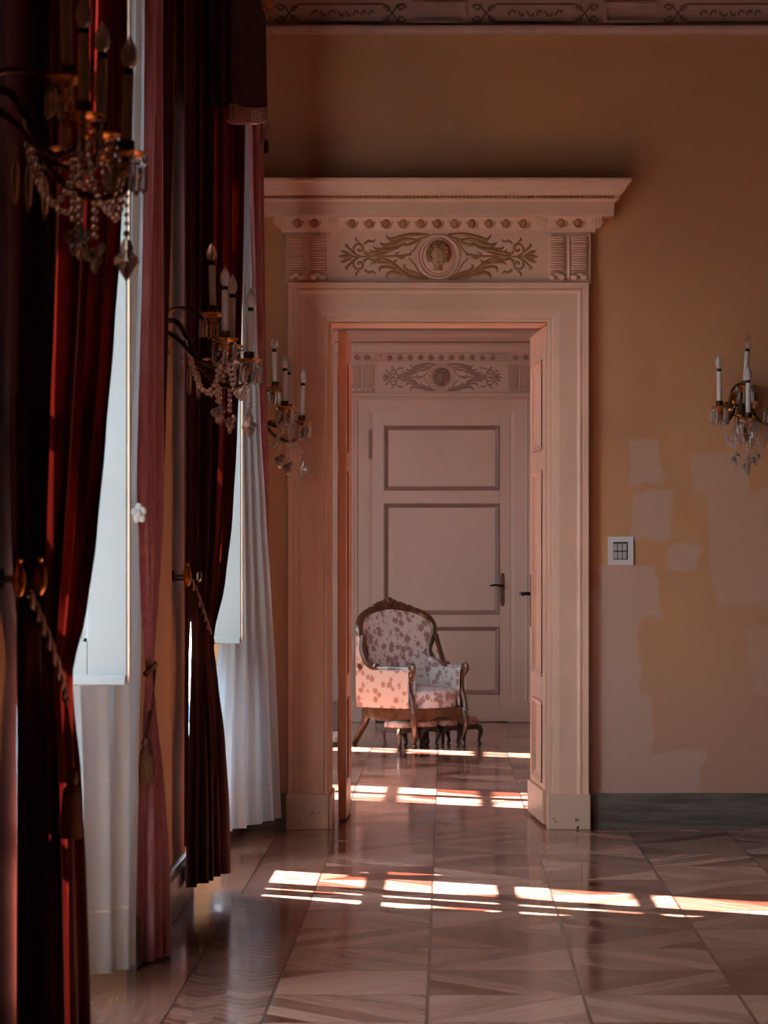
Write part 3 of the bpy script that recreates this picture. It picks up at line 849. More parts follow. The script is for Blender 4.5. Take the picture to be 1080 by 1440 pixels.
n1 = curtain('sheer_curtain', [(-40, -30, 30, 6.75, 6.95, .6), (900, 10, 40, 6.75, 6.98, .6), (1440, 22, 44, 6.75, 6.98, .8), (1480, 22, 44, 6.75, 6.98, .8)], 3, .015, SHEER, 6)
tag(n1, 'sliver of white sheer behind the foremost crimson drape at left edge', 'sheer curtain', 'sheer curtains')
# far bay
d2a = curtain('velvet_drape', [(-60, 266, 338, 9.98, 11.25, 1), (150, 266, 337, 9.98, 11.2, 1), (300, 266, 335, 9.98, 11.1, 1), (450, 266, 332, 9.98, 10.95, 1), (600, 266, 326, 9.98, 10.75, .95), (720, 266, 320, 9.98, 10.6, .85),
        (820, 268, 311, 9.98, 10.48, .65), (900, 270, 297, 10.02, 10.36, .4), (950, 269, 301, 10.04, 10.36, .5), (1050, 267, 308, 9.98, 10.42, .8), (1150, 265, 311, 9.96, 10.46, 1), (1238, 264, 313, 9.95, 10.48, 1)], 5, .034, VELVET, 21, power=.8)
tag(d2a, 'crimson velvet drape tied back before the farther window, right of the ochre pier', 'curtain', 'tied velvet drapes')
outer_fold(d2a, [(-60, 259, 272, 9.93, 10.04, .7), (700, 259, 272, 9.93, 10.04, .7), (850, 259, 268, 9.93, 10.0, .5), (930, 259, 265, 9.93, 9.98, .5), (1190, 259, 264, 9.93, 9.98, .5)], 32)
d2b = curtain('satin_drape', [(100, 342, 371, 12.06, 12.40, 1), (250, 345, 371, 12.08, 12.40, 1), (400, 350, 372, 12.12, 12.42, 1), (550, 356, 375, 12.18, 12.43, .9), (660, 363, 377, 12.24, 12.44, .8), (730, 368, 377, 12.3, 12.44, .6), (790, 368, 374, 12.32, 12.42, .4)
        , (900, 350, 366, 12.3, 12.44, .6), (1120, 340, 362, 12.3, 12.44, .8)], 3, .026, SATIN, 23, power=.9)
tag(d2b, 'rose satin drape between the farther window and the end wall, under dark valance', 'curtain')
s2 = curtain('sheer_curtain', [(90, 332, 345, 11.98, 12.1, .5), (300, 330, 352, 11.98, 12.12, .5), (450, 326, 358, 11.98, 12.14, .5), (600, 320, 364, 11.98, 12.16, .6), (720, 316, 371, 11.98, 12.18, .7), (850, 312, 379, 11.98, 12.2, .8), (960, 300, 384, 11.6, 12.2, 1), (1050, 294, 388, 11.42, 12.2, 1), (1100, 293, 390, 11.4, 12.2, 1), (1163, 293, 393, 11.4, 12.2, 1)], 5, .020, SHEER, 8, hem=.955)
tag(s2, 'white sheer curtain sweeping out at the foot beside the doorway', 'sheer curtain', 'sheer curtains')
n2 = curtain('sheer_curtain', [(0, 215, 262, 10.55, 10.75, .6), (905, 258, 270, 10.6, 10.76, .6), (1180, 260, 271, 10.6, 10.76, .8), (1240, 260, 271, 10.6, 10.76, .8)], 3, .012, SHEER, 9)
tag(n2, 'sliver of white sheer left of the crimson drape beside the ochre pier', 'sheer curtain', 'sheer curtains')

# valance of the farther window
e = empty('curtain_valance', (-.95, 11.15, 3.5)); tag(e, 'dark wine velvet valance with bullion fringe and gilt cornice above the farther window', 'valance')
ox, oy, oz = e.location
fx = -.865
def zbot(t): return 3.16 + .30 * min(1, t / .9) ** 1.1 - .12 * max(0, (t - .92) / .08) ** 1.5
def vfn(u, v):
    t = u; y = 10.35 + (12.34 - 10.35) * t
    zb = zbot(t); z = 4.02 + (zb - 4.02) * v
    return (fx - ox + .018 * math.sin(2 * PI * 18 * t) * (.4 + .6 * v), y - oy, z - oz)
MB().grid(vfn, 160, 16).build('swag', VALANCE, e, smooth=180, fix=False)
def rfn(u, v):
    x = fx + (WX - fx) * u; z = 4.02 + (3.36 + .04 * math.sin(u * 9) - 4.02) * v
    return (x - ox, 12.34 - oy + .012 * math.sin(2 * PI * 4 * u), z - oz)
MB().grid(rfn, 40, 12).build('jabot', VALANCE, e, smooth=180, fix=False)
def r2(u, v):
    x = fx + (WX - fx) * u
    return (x - ox, 10.35 - oy + .012 * math.sin(2 * PI * 4 * u), 4.02 + (3.16 - 4.02) * v - oz)
MB().grid(r2, 40, 12).build('jabot', VALANCE, e, smooth=180, fix=False)
g = MB(); R = random.Random(3)
for i in range(190):
    t = i / 189; p = vfn(t, 1)
    g.tube([(p[0], p[1], p[2] + .012), (p[0] + .004, p[1], p[2] - .02), (p[0] + (R.random() - .5) * .01, p[1], p[2] - .05 - R.random() * .012)], [.006, .005, .007], 5)
g.build('bullion_fringe', FRINGE, e, smooth=60)
g = MB()
for (u, zt_) in ((.0, 3.36), (.35, 3.37)):
    p = rfn(u, 1); g.lathe([(.004, .03), (.012, .02), (.008, .008), (.016, 0), (.018, -.05), (.006, -.055)], 10, (p[0], p[1], p[2] - .02))
g.build('tassel', VALANCE, e, smooth=60)
g = MB(); cp = [(0, 3.925), (.008, 3.925), (.016, 3.945), (.016, 3.965), (.026, 3.985), (.03, 4.01), (.04, 4.03), (.04, 4.05), (0, 4.055)]
vs = []; hx = fx; 
for (p, z) in cp: vs += [(WX - ox, 10.33 - p - oy, z - oz), (hx + p - ox, 10.33 - p - oy, z - oz), (hx + p - ox, 12.36 + p - oy, z - oz), (WX - ox, 12.36 + p - oy, z - oz)]
g.add(vs, [(i * 4 + q, i * 4 + q + 1, (i + 1) * 4 + q + 1, (i + 1) * 4 + q) for i in range(len(cp) - 1) for q in range(3)] + [(0, 1, 2, 3), tuple(len(cp) * 4 - 4 + q for q in range(4))])
for i in range(40):
    t = i / 39; g.ball((hx + .024 - ox, 10.35 + 2.0 * t - oy, 3.985 - oz), (.014, .020, .014), 8, 5)
g.build('gilt_cornice', GILT, e, smooth=30)

# tiebacks
def tieback(path, name_label, tassel_at, knobs, tl=.12, mat=ROPED, group=None):
    p0 = Vector(path[0]); e = empty('curtain_tieback', p0); tag(e, name_label, 'tieback', group)
    c = cat_rom([Vector(p) - p0 for p in path], 12)
    for s_ in (0, 1):           # two twisted strands
        pts = []
        for i, p in enumerate(c):
            a = i * .62 + s_ * PI
            t = (c[min(i + 1, len(c) - 1)] - c[max(i - 1, 0)]).normalized(); nrm = t.cross(Vector((1, .2, .1))).normalized(); bn = t.cross(nrm)
            pts.append(p + (nrm * math.cos(a) + bn * math.sin(a)) * .0055)
        MB().tube(pts, .0062, 7).build('cord', (mat, ROPE)[s_], e)
    if tassel_at:
        q = Vector(tassel_at) - p0
        g = MB().lathe([(.004, .0), (.012, -.004), (.017, -.02), (.012, -.036), (.02, -.046), (.023, -.058)], 14, q)
        to = g.build('tassel', mat, e)
        g = MB()
        for k in range(22):
            a = 2 * PI * k / 22; rr = .018
            g.tube([q + Vector((rr * math.cos(a), rr * math.sin(a), -.055)), q + Vector((rr * 1.25 * math.cos(a), rr * 1.25 * math.sin(a), -.055 - tl * .5)), q + Vector((rr * 1.2 * math.cos(a), rr * 1.2 * math.sin(a), -.055 - tl))], .0042, 5)
        g.build('tassel_skirt', ROPE, to, smooth=60)
        MB().tube([c[-1], c[-1] * .4 + q * .6 + Vector((.004, 0, 0)), q], .006, 6).build('tassel_cord', mat, e)
    return e
def knob(loc, label, L=.056, group='gilt holdback knobs'):
    e = empty('holdback_knob', loc); tag(e, label, 'holdback', group)
    MB().lathe([(.004, -.040), (.012, -.030), (.017, -.010), (.016, .012), (.010, .028), (.005, .038), (.009, .044), (.003, .052)], 14, (L, 0, 0)).build('knob', GILT, e)
    MB().tube([(0, 0, 0), (L - .011, 0, 0)], .007, 8).lathe([(.022, 0), (.024, .005), (.012, .010)], 16, (0, 0, 0), axis=(1, 0, 0)).build('stem', BRONZE, e)
    return e
P3 = lambda px, py, d: (X(px, d), d, Z(py, d))
knob((WX, 6.02, Z(815, 6.02)), 'gilt wooden holdback knob at the very left edge, beside the pier')
knob((WX, 6.10, Z(813, 6.10)), 'gilt holdback knob against the folds of the foremost crimson drape', .092)
knob((WX, 9.92, Z(810, 9.92)), 'gilt holdback knob on the ochre pier by the second crimson drape')
tieback([P3(40, 832, 6.03), P3(56, 868, 6.12), P3(74, 915, 6.22), P3(88, 962, 6.38), P3(92, 992, 6.44)], 'wine and gold twisted cord round the foremost crimson drape, with tassel', P3(101, 1082, 6.2), None, .11)
tieback([P3(268, 815, 9.96), P3(278, 838, 10.06), P3(287, 866, 10.16), P3(296, 893, 10.36), P3(299, 905, 10.48)], 'dark twisted cord round the crimson drape beside the ochre pier', None, None)
tieback([P3(205, 948, 8.70), P3(209, 944, 8.68), P3(214, 938, 8.80), P3(218, 934, 8.95)], 'cord and tassel at the waist of the rose satin drape', P3(206, 1036, 8.62), None, .10)
e = empty('glass_holdback', (WX, 10.0, Z(815, 10.0))); tag(e, 'small clear glass knob beside the cord of the second crimson drape', 'holdback')
MB().tube([(0, 0, 0), (.084, 0, 0)], .006, 8).build('stem', BRONZE, e)
MB().ball((.094, 0, .012), (.012, .014, .022), 10, 6).build('glass_knob', CRYSTAL, e, smooth=0)
# white rosette holding the sheer
fl_ = P3(195, 722, 8.22)
e = empty('sheer_holdback', fl_); tag(e, 'white flower-shaped holdback pinching the sheer beside the rose drape', 'holdback')
g = MB().ball((0, 0, 0), .013, 10, 6)
g.build('button', PLASTIC, e)
for k in range(5):
    a = 2 * PI * k / 5 + .4
    MB().ball((.014 * math.cos(a), .006, .020 * math.sin(a)), (.012, .008, .014), 10, 6).build('petal', PLASTIC, e)
MB().tube([(0, .01, 0), (-.03, .12, 0), (-.06, .34, 0)], .006, 6).build('stem', PLASTIC, e)

# ------------------------------------------------------------------ sconces (local +x out of the wall, y along it)
def prism_mesh(L):
    g = MB()
    g.lathe([(.001, 0), (.0055, -.004), (.0075, -.010), (.0055, -.016), (.001, -.019)], 6)
    g.lathe([(.003, -.021), (.0085, -.026), (.0095, -.026 - L * .8), (.001, -.026 - L)], 6)
    return g
def pendant_mesh():
    g = MB()       # flat cut kite with lobes
    out = [(0, 0), (.010, -.010), (.016, -.024), (.013, -.033), (.026, -.044), (.030, -.056), (.020, -.066), (.012, -.080), (0, -.096)]
    full = out + [(-a, b) for a, b in out[-2:0:-1]]
    n = len(full); vs = [(.004, a, b) for a, b in full] + [(-.004, a, b) for a, b in full] + [(.012, 0, -.05), (-.012, 0, -.05)]
    fs = [(i, (i + 1) % n, n + (i + 1) % n, n + i) for i in range(n)] + [(i, (i + 1) % n, 2 * n) for i in range(n)] + [(n + (i + 1) % n, n + i, 2 * n + 1) for i in range(n)]
    g.add(vs, fs); g.ball((0, 0, .008), .008, 8, 5); return g
def beads(pts, r=.0088, step=.018):
    g = MB(); P = [Vector(p) for p in pts]; acc = 0
    for i in range(len(P) - 1):
        s_ = P[i + 1] - P[i]; l = s_.length; t = -acc
        t = step - acc if acc > 0 else 0
        while t < l:
            g.ball(P[i] + s_ * (t / l), (r, r, r * .95), 7, 5); t += step
        acc = (l - (t - step)) % step
    return g
def leaf_mesh(p, d, up, L, w):
    p, d, up = Vector(p), Vector(d).normalized(), Vector(up); sd = d.cross(up).normalized()
    def fn(u, v):
        s_ = (v - .5) * 2; ww = w * math.sin(PI * min(.98, u * .9 + .08)) ** .8 * (1 + .25 * math.cos(u * 22))
        return p + d * L * u + sd * s_ * ww + up * (.35 * L * math.sin(u * PI * .7) - abs(s_) * .2 * ww + .3 * L * max(0, u - .8))
    g = MB().grid(fn, 10, 4); vs = list(g.v)
    g2 = MB().grid(lambda u, v: fn(u, v) - up * .003, 10, 4)
    return g.add(g2.v, [f[::-1] for f in g2.f])
def sconce(name='crystal_sconce', R=random.Random(2), clear_top=True):
    e = empty(name, (0, 0, 0))
    bp = MB().lathe([(.055, 0), (.060, .006), (.045, .014), (.038, .022), (.015, .03)], 24, (0, 0, .06), axis=(1, 0, 0), sy=1, sx=1.35)
    bpo = bp.build('backplate', GILT, e)
    for k in range(9):
        a = 2 * PI * k / 9 + .2
        leaf_mesh((.02, .035 * math.cos(a), .06 + .045 * math.sin(a)), (.35, math.cos(a), math.sin(a)), Vector((1, 0, 0)), .055, .020).build('leaf_ornament', GILT, bpo, smooth=80)
    ring = MB().tube([(.045, .055 * math.cos(a), .10 + .075 * math.sin(a)) for a in [2 * PI * i / 30 for i in range(31)]], .006, 7, cap=False)
    ring.build('wreath_ring', BRONZE, bpo)
    arms = [  # path, base (x,y,z), tilt
        ('front', [(.02, 0, .12), (.085, 0, .12), (.13, 0, .05), (.19, 0, -.065), (.28, 0, -.115), (.345, 0, -.09), (.345, 0, -.04)], (.345, 0, 0), (.03, .0)),
        ('side', [(.02, .01, .10), (.09, .03, .06), (.17, .08, -.02), (.24, .12, -.03), (.27, .132, .03)], (.27, .132, .062), (.02, .01)),
        ('side', [(.02, -.01, .10), (.09, -.03, .06), (.17, -.08, -.02), (.24, -.12, -.03), (.27, -.132, .03)], (.27, -.132, .062), (.0, -.02)),
        ('top', [(.02, 0, .13), (.07, 0, .165), (.14, 0, .165), (.19, 0, .12), (.215, .0, .13)], (.215, 0, .165), (-.03, .07))]
    for ai, (kind, path, base, tilt) in enumerate(arms):
        c = cat_rom(path, 7)
        ao = MB().tube(c, [(.010 if kind == 'front' else .0078) - .002 * i / len(c) for i in range(len(c))], 8).build('arm', BRONZE, e)
        mid = c[int(len(c) * .55)]
        g = leaf_mesh(mid, c[int(len(c) * .55) + 2] - mid, Vector((0, 0, 1)), .07, .016)
        g.build('leaf_ornament', GILT, ao, smooth=80)
        leaf_mesh(c[int(len(c) * .8)], Vector((.6, .1, .3)), Vector((0, 0, 1)), .05, .013).build('leaf_ornament', GILT, ao, smooth=80)
        bx_, by_, bz_ = base
        # drip pan
        pan = MB().lathe([(.010, -.034), (.012, -.030), (.034, -.022), (.043, -.016), (.045, -.013), (.040, -.014), (.012, -.022)], 20, base, star=.08, nstar=10)
        po = pan.build('drip_pan', GILT, e)
        MB().lathe([(.006, -.07), (.013, -.062), (.008, -.052), (.016, -.040), (.010, -.030)], 12, base).build('baluster', GILT, po)
        cup = MB().lathe([(.012, -.03), (.010, -.022), (.018, -.010), (.019, .012), (.015, .014)], 14, base).build('candle_cup', BRONZE, po)
        ax = Vector((tilt[0], tilt[1], 1)).normalized()
        sl = MB().lathe([(.0125, .0), (.0125, .155), (.0115, .158)], 14, base, axis=ax).build('candle_sleeve', CANDLE, e)
        t = Vector(base) + ax * .158
        MB().lathe([(.010, 0), (.011, .006), (.010, .014)], 12, t, axis=ax).build('socket', IRON, sl)
        MB().lathe([(.009, .012), (.0155, .024), (.0185, .038), (.0165, .054), (.010, .070), (.004, .080), (.0008, .086)], 14, t, axis=ax).build('bulb', BULBC if (kind == 'top' and clear_top) else BULB, sl, smooth=180)
        pm = None
        for k in range(6):
            a = 2 * PI * k / 6 + .3 * ai
            loc = (bx_ + .041 * math.cos(a), by_ + .041 * math.sin(a), bz_ - .018)
            if pm is None: pm = prism_mesh(.062).build('prism', CRYSTAL, po, smooth=0); q = pm
            else: q = pm.copy(); COL.objects.link(q); q.parent = po
            q.location = loc; q.rotation_euler = (.05 * R.random(), .05 * R.random(), R.random())
    # chains
    def swag(a, b, sag, n=14):
        a, b = Vector(a), Vector(b)
        return [a.lerp(b, i / n) - Vector((0, 0, sag * 4 * (i / n) * (1 - i / n))) for i in range(n + 1)]
    for (a, b, sg) in (((.345, .02, -.03), (.27, .132, .03), .15), ((.345, -.02, -.03), (.27, -.132, .03), .15), ((.27, .12, .02), (.12, .03, .05), .17), ((.27, -.12, .02), (.12, -.03, .05), .17)):
        beads(swag(a, b, sg)).build('bead_chain', CRYSTAL, e, smooth=60)
    for (x_, y_, z_, n) in ((.275, 0, -.125, 5), (.235, .05, -.04, 8), (.235, -.05, -.04, 8)):
        beads([(x_, y_, z_), (x_, y_, z_ - .017 * n - .001)], .009).build('bead_chain', CRYSTAL, e, smooth=60)
        g = MB()
        for k in range(7):
            a = k * .9; g.ball((x_ + .014 * math.cos(a), y_ + .014 * math.sin(a), z_ - .017 * n - .012 - .005 * k), .012, 7, 5)
        g.ball((x_, y_, z_ - .017 * n - .055), (.009, .009, .016), 7, 5)
        g.build('crystal_cluster', CRYSTAL, e, smooth=0)
    pm = pendant_mesh().build('pendant', CRYSTAL, e, smooth=0); pm.location = (.345, 0, -.200); pm.rotation_euler = (0, 0, 1.15)
    beads([(.345, 0, -.05), (.345, 0, -.20)], .006, .02).build('bead_chain', CRYSTAL, e, smooth=60)
    for (x_, y_) in ((.13, 0), (.16, .035), (.105, -.03)):
        g = MB().lathe([(.001, 0), (.006, -.006), (.007, -.012), (.002, -.018)], 6).lathe([(.002, -.024), (.008, -.045), (.0095, -.07), (.006, -.115), (.001, -.13)], 6)
        dq = g.build('icicle_drop', CRYSTAL, e, smooth=0); dq.location = (x_, y_, .0 - .5 * (x_ - .1))
    return e
proto = sconce()
GRP = 'crystal wall sconces'
spots = [(WX, 5.70, Z(206, 5.7), 0, 'large blurred crystal sconce nearest the viewer, before the foremost crimson drape'),
         (WX, 9.25, Z(500, 9.25), 0, 'crystal sconce on the ochre pier between the two windows'),
         (WX, 12.62, Z(588, 12.62) - .0, 0, 'smallest crystal sconce, overlapping the left side of the door casing'),
         (1.475, D1, Z(584, 12.65), -PI / 2, 'crystal sconce on the end wall at the right edge, above the plaster repairs')]
for i, (sx, sy, sz, rz, lab) in enumerate(spots):
    o = proto if i == 0 else copy_tree(proto)
    o.location = (sx, sy, sz); o.rotation_euler = (0, 0, rz); tag(o, lab, 'sconce', GRP)

# ------------------------------------------------------------------ light switch
e = empty('light_switch', (X(872.5, 13), D1, Z(774.5, 13))); tag(e, 'white square switch plate with six keys on the wall right of the doorway', 'light switch')
hw, hh = .064, .071
g = MB(); rect_frame(g, -hw, hw, -hh, hh, .027, -.012, 0); g.build('plate', PLASTIC, e, smooth=0)
MB().box(-hw + .027, hw - .027, -.004, 0, -hh + .027, hh - .027).build('recess', DARK, e, smooth=0)
kp = None
for r_ in range(2):
    for c_ in range(3):
        w_, h_ = .0225, .0385
        if kp is None: kp = MB().box(-w_ / 2 + .0012, w_ / 2 - .0012, -.010, -.004, -h_ / 2 + .0012, h_ / 2 - .0012, .002).build('key', KEYS, e, smooth=0); o = kp
        else: o = kp.copy(); COL.objects.link(o); o.parent = e
        o.location = (-.003 + (c_ - 1) * (w_ + .0008), 0, -.002 + (.5 - r_) * (h_ + .002))

# ------------------------------------------------------------------ armchair (local +x forward, +y its far side)
fr_mid = (-.075, 18.654, 0); ang = math.radians(-50)
e = empty('armchair', fr_mid, ang); tag(e, 'antique armchair in faded floral fabric with carved walnut frame in the second room', 'armchair')
# seat
def sfn(u, v):
    a = 2 * PI * u; r = v
    cx_, sy_ = math.cos(a), math.sin(a)
    sx_ = math.copysign(abs(cx_) ** .55, cx_); ss = math.copysign(abs(sy_) ** .55, sy_)
    rr = min(1.0, r * 1.15)
    x = -.255 + .285 * sx_ * rr + (.03 * (1 - (ss * rr) ** 2) if sx_ > 0 else 0); y = .315 * ss * rr
    z = .415 + .035 * (1 - rr ** 2) - (0 if r * 1.15 <= 1 else .13 * ((r * 1.15 - 1) / .15))
    if rr >= .9 and r * 1.15 < 1: z -= .02 * ((rr - .9) / .1) ** 2
    return (x, y, z)
MB().grid(sfn, 48, 24).build('seat', FLORAL, e, smooth=180)
# apron (serpentine front + sides)
path = cat_rom([(-.56, -.27, 0), (-.30, -.335, 0), (-.02, -.34, 0), (.035, -.29, 0), (.03, -.16, 0), (.055, 0, 0), (.03, .16, 0), (.035, .29, 0), (-.02, .34, 0), (-.30, .335, 0), (-.56, .27, 0)], 8)
g = MB(); n = len(path); vs = []
for i, p in enumerate(path):
    t = (path[min(i + 1, n - 1)] - path[max(i - 1, 0)]).normalized(); nr = Vector((t.y, -t.x, 0))
    u = i / (n - 1); dip = .035 * math.cos((u - .5) * 2 * PI * 4) * (1 if .36 < u < .64 else .25)
    for (o_, z_) in ((.018, .205 + dip * .6), (.022, .25), (.016, .285), (-.015, .285), (-.015, .215 + dip * .6)):
        vs.append(p + nr * o_ + Vector((0, 0, z_)))
fs = [(i * 5 + k, i * 5 + (k + 1) % 5, (i + 1) * 5 + (k + 1) % 5, (i + 1) * 5 + k) for i in range(n - 1) for k in range(5)]
g.add(vs, fs).build('apron', WOOD, e, smooth=50)
for sy_ in (-1, 1):
    MB().tube(cat_rom([(.02, sy_ * .315, .27), (.055, sy_ * .335, .20), (.05, sy_ * .33, .12), (.02, sy_ * .315, .05), (.035, sy_ * .322, .018), (.05, sy_ * .33, .012)], 5), [.034, .036, .036, .035, .034, .033, .032, .030, .028, .026, .024, .022, .020, .018, .017, .017, .017, .018, .018, .020, .020, .021, .021, .020, .018, .014], 10).build('leg', WOOD, e)
    MB().tube(cat_rom([(-.53, sy_ * .26, .27), (-.57, sy_ * .265, .16), (-.64, sy_ * .28, .05), (-.67, sy_ * .285, .008)], 5), [.03, .029, .028, .027, .026, .025, .024, .023, .022, .021, .020, .020, .019, .019, .018, .018], 10).build('leg', WOOD, e)
# back outline
half = [(.345, .585), (.325, .575), (.295, .595), (.275, .65), (.272, .70), (.292, .76), (.312, .82), (.305, .88), (.262, .935), (.18, .975), (.09, .995), (0, 1.005)]
outl = [(-a, b) for a, b in half] + [(a, b) for a, b in half[-2::-1]]
def bx3(y, z): return -.50 - .16 * (z - .42) - .10 * (1 - (y / .34) ** 2) + .02
oc = cat_rom([(a, b, 0) for a, b in outl], 5)
MB().tube([(bx3(p.x, p.y), p.x, p.y) for p in oc], .026, 9).build('back_frame', WOOD, e)
def hwid(z):
    pts = sorted([(b, a) for a, b in half[2:]])
    if z <= pts[0][0]: return .325 - (.03) * max(0, (z - .40)) / .195
    for i in range(len(pts) - 1):
        if pts[i][0] <= z <= pts[i + 1][0]:
            t = (z - pts[i][0]) / (pts[i + 1][0] - pts[i][0]); return pts[i][1] + (pts[i + 1][1] - pts[i][1]) * t
    return 0
def bfn(u, v):
    z = .40 + .60 * v; w_ = max(.004, hwid(z) - .006); y = w_ * (2 * u - 1)
    bulge = .055 * (1 - (2 * u - 1) ** 2) ** .5 * math.sin(PI * min(1, v * .9 + .1)) ** .6
    return (bx3(y, z) + bulge, y, z)
MB().grid(bfn, 26, 30).build('backrest', FLORAL, e, smooth=180)
MB().grid(lambda u, v: (bx3(hwid(.28 + .72 * v) * (2 * u - 1), .28 + .72 * v) - .03, max(.004, hwid(.28 + .72 * v) - .004) * (2 * u - 1), .28 + .72 * v), 20, 24).build('back_cover', BROCADE, e, smooth=180)
g = MB(); R = random.Random(4)
for i in range(30):
    t = -1 + 2 * i / 29; y = t * .2; z = 1.004 - .6 * (abs(y)) ** 2 * 1.6 + .026 * (1 - abs(t)) + R.random() * .012
    g.ball((bx3(y, z) + R.random() * .02 - .01, y, z), (.020, .017 + .006 * R.random(), .018 + .010 * (1 - abs(t))), 8, 5)
for q in (-1, 1):
    for s0 in (.05, .12):
        g.tube([(bx3(0, 1) + .02, q * (s0 + a_), 1.018 - s0 * .25 + b_) for a_, b_ in spiral(0, 0, .026, 1.2, 0, 1, 14)], .009, 6)
g.ball((bx3(0, 1.03) + .01, 0, 1.045), (.022, .03, .03), 10, 6)
g.build('crest_carving', WOOD, e, smooth=70)
# arms
for sy_ in (-1, 1):
    def afn(u, v, sy_=sy_):      # closed padded arm section swept from back to front
        x = -.56 + .58 * u; yc = sy_ * (.285 + .045 * min(1, u * 1.6))
        top = .565 + .10 * max(0, 1 - u * 3.2) ** 1.5
        a = 2 * PI * v; cx_, sn = math.cos(a), math.sin(a)
        zc = (.285 + top) / 2; hz = (top - .285) / 2
        return (x, yc + .042 * math.copysign(abs(cx_) ** .5, cx_), zc + hz * math.copysign(abs(sn) ** .45, sn))
    MB().grid(afn, 22, 28).build('armrest', FLORAL, e, smooth=180)
    def ofn(u, v, sy_=sy_):      # outer side cover
        x = -.57 + .585 * u; yc = sy_ * (.285 + .045 * min(1, u * 1.6) + .044)
        top = .555 + .30 * max(0, 1 - u * 3.0) ** 1.2
        return (x, yc + sy_ * .006 * math.sin(PI * v), .285 + (top - .285) * v)
    MB().grid(ofn, 24, 12).build('side_cover', BROCADE, e, smooth=180)
    MB().tube(cat_rom([(.050, sy_ * .335, .25), (.030, sy_ * .338, .33), (-.015, sy_ * .340, .42), (-.012, sy_ * .342, .50), (.035, sy_ * .345, .545), (.055, sy_ * .345, .570), (.030, sy_ * .345, .585), (.008, sy_ * .345, .565)], 5), [.030] * 10 + [.026] * 10 + [.028] * 10 + [.022] * 6, 9).build('arm_post', WOOD, e)
    MB().tube(cat_rom([(-.52, sy_ * .31, .80), (-.50, sy_ * .335, .70), (-.44, sy_ * .345, .61), (-.37, sy_ * .348, .575), (-.33, sy_ * .348, .585)], 5), .022, 8).build('arm_rail', WOOD, e)
    MB().tube([(-.33, sy_ * .345, .572), (0, sy_ * .345, .572)], .010, 7).build('piping', FLORAL, e)

for ch in e.children:            # the chair is wider at the back than across the front
    for v in ch.data.vertices:
        x_, y_, z_ = v.co
        k_ = .72 + .72 * min(.6, max(0, -x_))
        v.co = (x_ * .80, y_ * k_, z_)
# ------------------------------------------------------------------ footstools
def stool():
    e = empty('footstool', (0, 0, 0))
    def fn(u, v):
        a = 2 * PI * u; c_, s_ = math.cos(a), math.sin(a)
        x = .082 * math.copysign(abs(c_) ** .5, c_); y = .098 * math.copysign(abs(s_) ** .5, s_)
        if v < .7: r = v / .7; return (x * r, y * r, .185 + .022 * (1 - r ** 2.5))
        t = (v - .7) / .3; bl = 1 + .05 * math.sin(PI * t); return (x * bl, y * bl, .185 - .045 * t)
    MB().grid(fn, 32, 16).build('cushion', STOOLF, e, smooth=180)
    g = MB(); n = 32; vs = []
    for i in range(n):
        a = 2 * PI * i / n; c_, s_ = math.cos(a), math.sin(a)
        x = .084 * math.copysign(abs(c_) ** .5, c_); y = .100 * math.copysign(abs(s_) ** .5, s_)
        vs += [(x, y, .105 + .012 * math.cos(4 * a)), (x, y, .148), (x * .9, y * .93, .148), (x * .9, y * .93, .11)]
    g.add(vs, [(i * 4 + k, i * 4 + (k + 1) % 4, ((i + 1) % n) * 4 + (k + 1) % 4, ((i + 1) % n) * 4 + k) for i in range(n) for k in range(4)]).build('apron', EBONY, e, smooth=50)
    for sx_ in (-1, 1):
        for sy_ in (-1, 1):
            MB().tube(cat_rom([(sx_ * .068, sy_ * .082, .135), (sx_ * .080, sy_ * .094, .10), (sx_ * .075, sy_ * .089, .055), (sx_ * .070, sy_ * .083, .02), (sx_ * .082, sy_ * .096, .006)], 4), [.017, .018, .019, .019, .019, .018, .017, .015, .013, .012, .011, .010, .010, .011, .012, .012, .010], 8).build('leg', EBONY, e)
    return e
A = Vector((-.35, 18.49))
B = A + Vector((.767, .64))
dirv = (B - A).normalized(); ra = math.atan2(dirv.y, dirv.x)
st = stool()
labs = ['small dark-legged footstool in front of the armchair, the nearest of the row', 'second footstool of the row counted from the armchair front leg',
        'third footstool of the row counted from the armchair front leg', 'last footstool of the row, farthest right below the closed door']
for i in range(4):
    o = st if i == 0 else copy_tree(st)
    n_ = Vector((-dirv.y, dirv.x)); p = A + dirv * (.088, .290, .492, .694)[i] + n_ * .085; o.location = (p.x, p.y, 0); o.rotation_euler = (0, 0, ra)
    tag(o, labs[i], 'footstool', 'row of footstools')
o = copy_tree(st); o.location = (-.738, 17.2, 0); o.rotation_euler = (0, 0, .1)
tag(o, 'lone footstool mostly hidden behind the left side of the doorway', 'footstool', None)
if 'group' in o: del o['group']

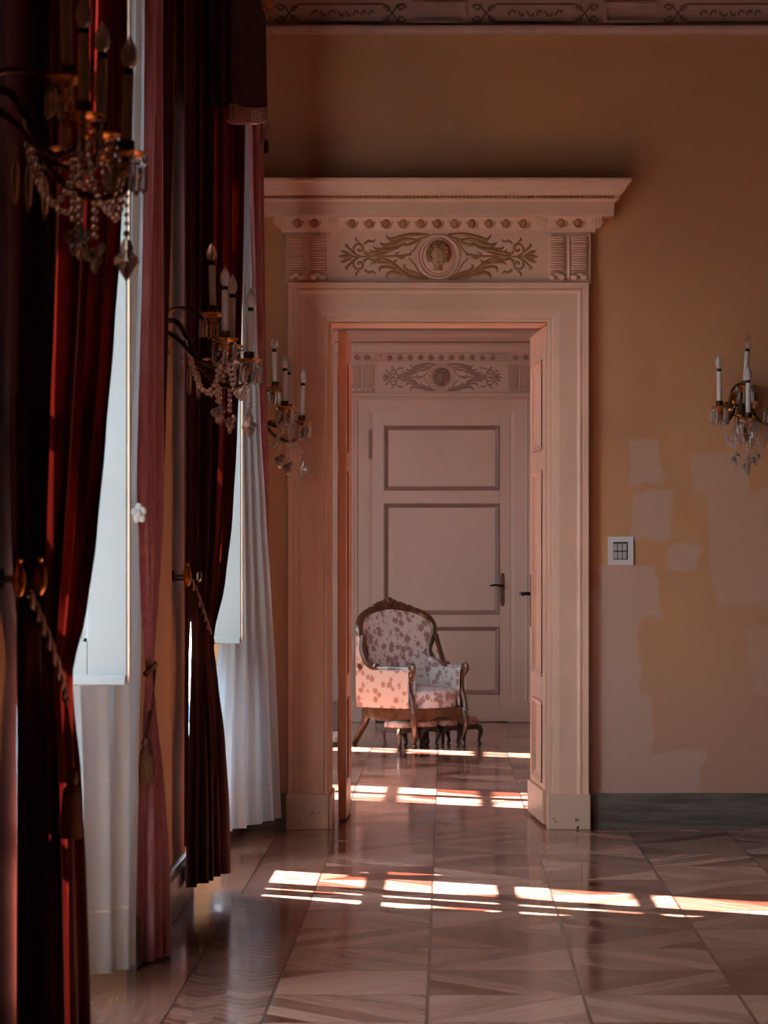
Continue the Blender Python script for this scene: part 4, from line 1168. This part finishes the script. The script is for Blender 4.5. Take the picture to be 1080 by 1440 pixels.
# ------------------------------------------------------------------ light
w = bpy.data.worlds.new('daylight'); sc.world = w; w.use_nodes = True
bg = w.node_tree.nodes['Background']
wt = w.node_tree
tc = wt.nodes.new('ShaderNodeTexCoord'); sx_ = wt.nodes.new('ShaderNodeSeparateXYZ'); wt.links.new(tc.outputs['Generated'], sx_.inputs[0])
up = S(wt, sx_.outputs[2]).smooth(-.06, .10)
mxw = wt.nodes.new('ShaderNodeMix'); mxw.data_type = 'RGBA'; wt.links.new(up.o, mxw.inputs[0])
mxw.inputs[6].default_value = (.10, .09, .075, 1); mxw.inputs[7].default_value = (.68, .88, 1.0, 1)   # dull ground below the horizon, pale sky above
wt.links.new(mxw.outputs[2], bg.inputs[0]); bg.inputs[1].default_value = 5.0
def portal(y0, y1, x):
    l = bpy.data.lights.new('window_portal', 'AREA'); l.shape = 'RECTANGLE'; l.size = y1 - y0; l.size_y = WZ1 - .5
    l.cycles.is_portal = True
    o = bpy.data.objects.new('window_portal', l); COL.objects.link(o)
    o.matrix_world = Matrix(((0, 0, -1, x), (1, 0, 0, (y0 + y1) / 2), (0, -1, 0, (WZ1 + .5) / 2), (0, 0, 0, 1)))
    # local -z must look into the room (+x)
for a, c in BAYS1: portal(a, c, OX - .02)
for a, c in BAYS2: portal(a, c, W2 - .57)
sl = bpy.data.lights.new('sun', 'SUN'); sl.energy = 46; sl.color = (1.0, .97, .92); sl.angle = math.radians(.55)
so = bpy.data.objects.new('sun', sl); COL.objects.link(so)
hd = Vector((.894, -.447)).normalized(); el = math.radians(40)
dvec = Vector((hd.x * math.cos(el), hd.y * math.cos(el), -math.sin(el)))
so.rotation_euler = dvec.to_track_quat('-Z', 'Y').to_euler()
so.location = (-8, 14, 8)

# ------------------------------------------------------------------ camera
cd = bpy.data.cameras.new('camera'); cam = bpy.data.objects.new('camera', cd); COL.objects.link(cam)
cam.location = (0, 0, CH); cam.rotation_euler = (PI / 2, 0, 0)
cd.sensor_fit = 'VERTICAL'; cd.sensor_height = 36; cd.sensor_width = 27; cd.lens = F / 1440 * 36
cd.shift_x = -(VX - 540) / 1440; cd.shift_y = (VY - 720) / 1440
cd.clip_end = 100
cd.dof.use_dof = True; cd.dof.focus_distance = 13.2; cd.dof.aperture_fstop = 8.0
sc.camera = cam
vs_ = sc.view_settings
vs_.view_transform = 'Standard'; vs_.look = 'None'; vs_.exposure = 1.55; vs_.gamma = 1.0; vs_.use_curve_mapping = False
sc.cycles.use_denoising = True
sc.cycles.max_bounces = 10; sc.cycles.diffuse_bounces = 6; sc.cycles.transmission_bounces = 8; sc.cycles.transparent_max_bounces = 8
sc.cycles.caustics_reflective = False; sc.cycles.caustics_refractive = False; sc.cycles.sample_clamp_indirect = 6.0
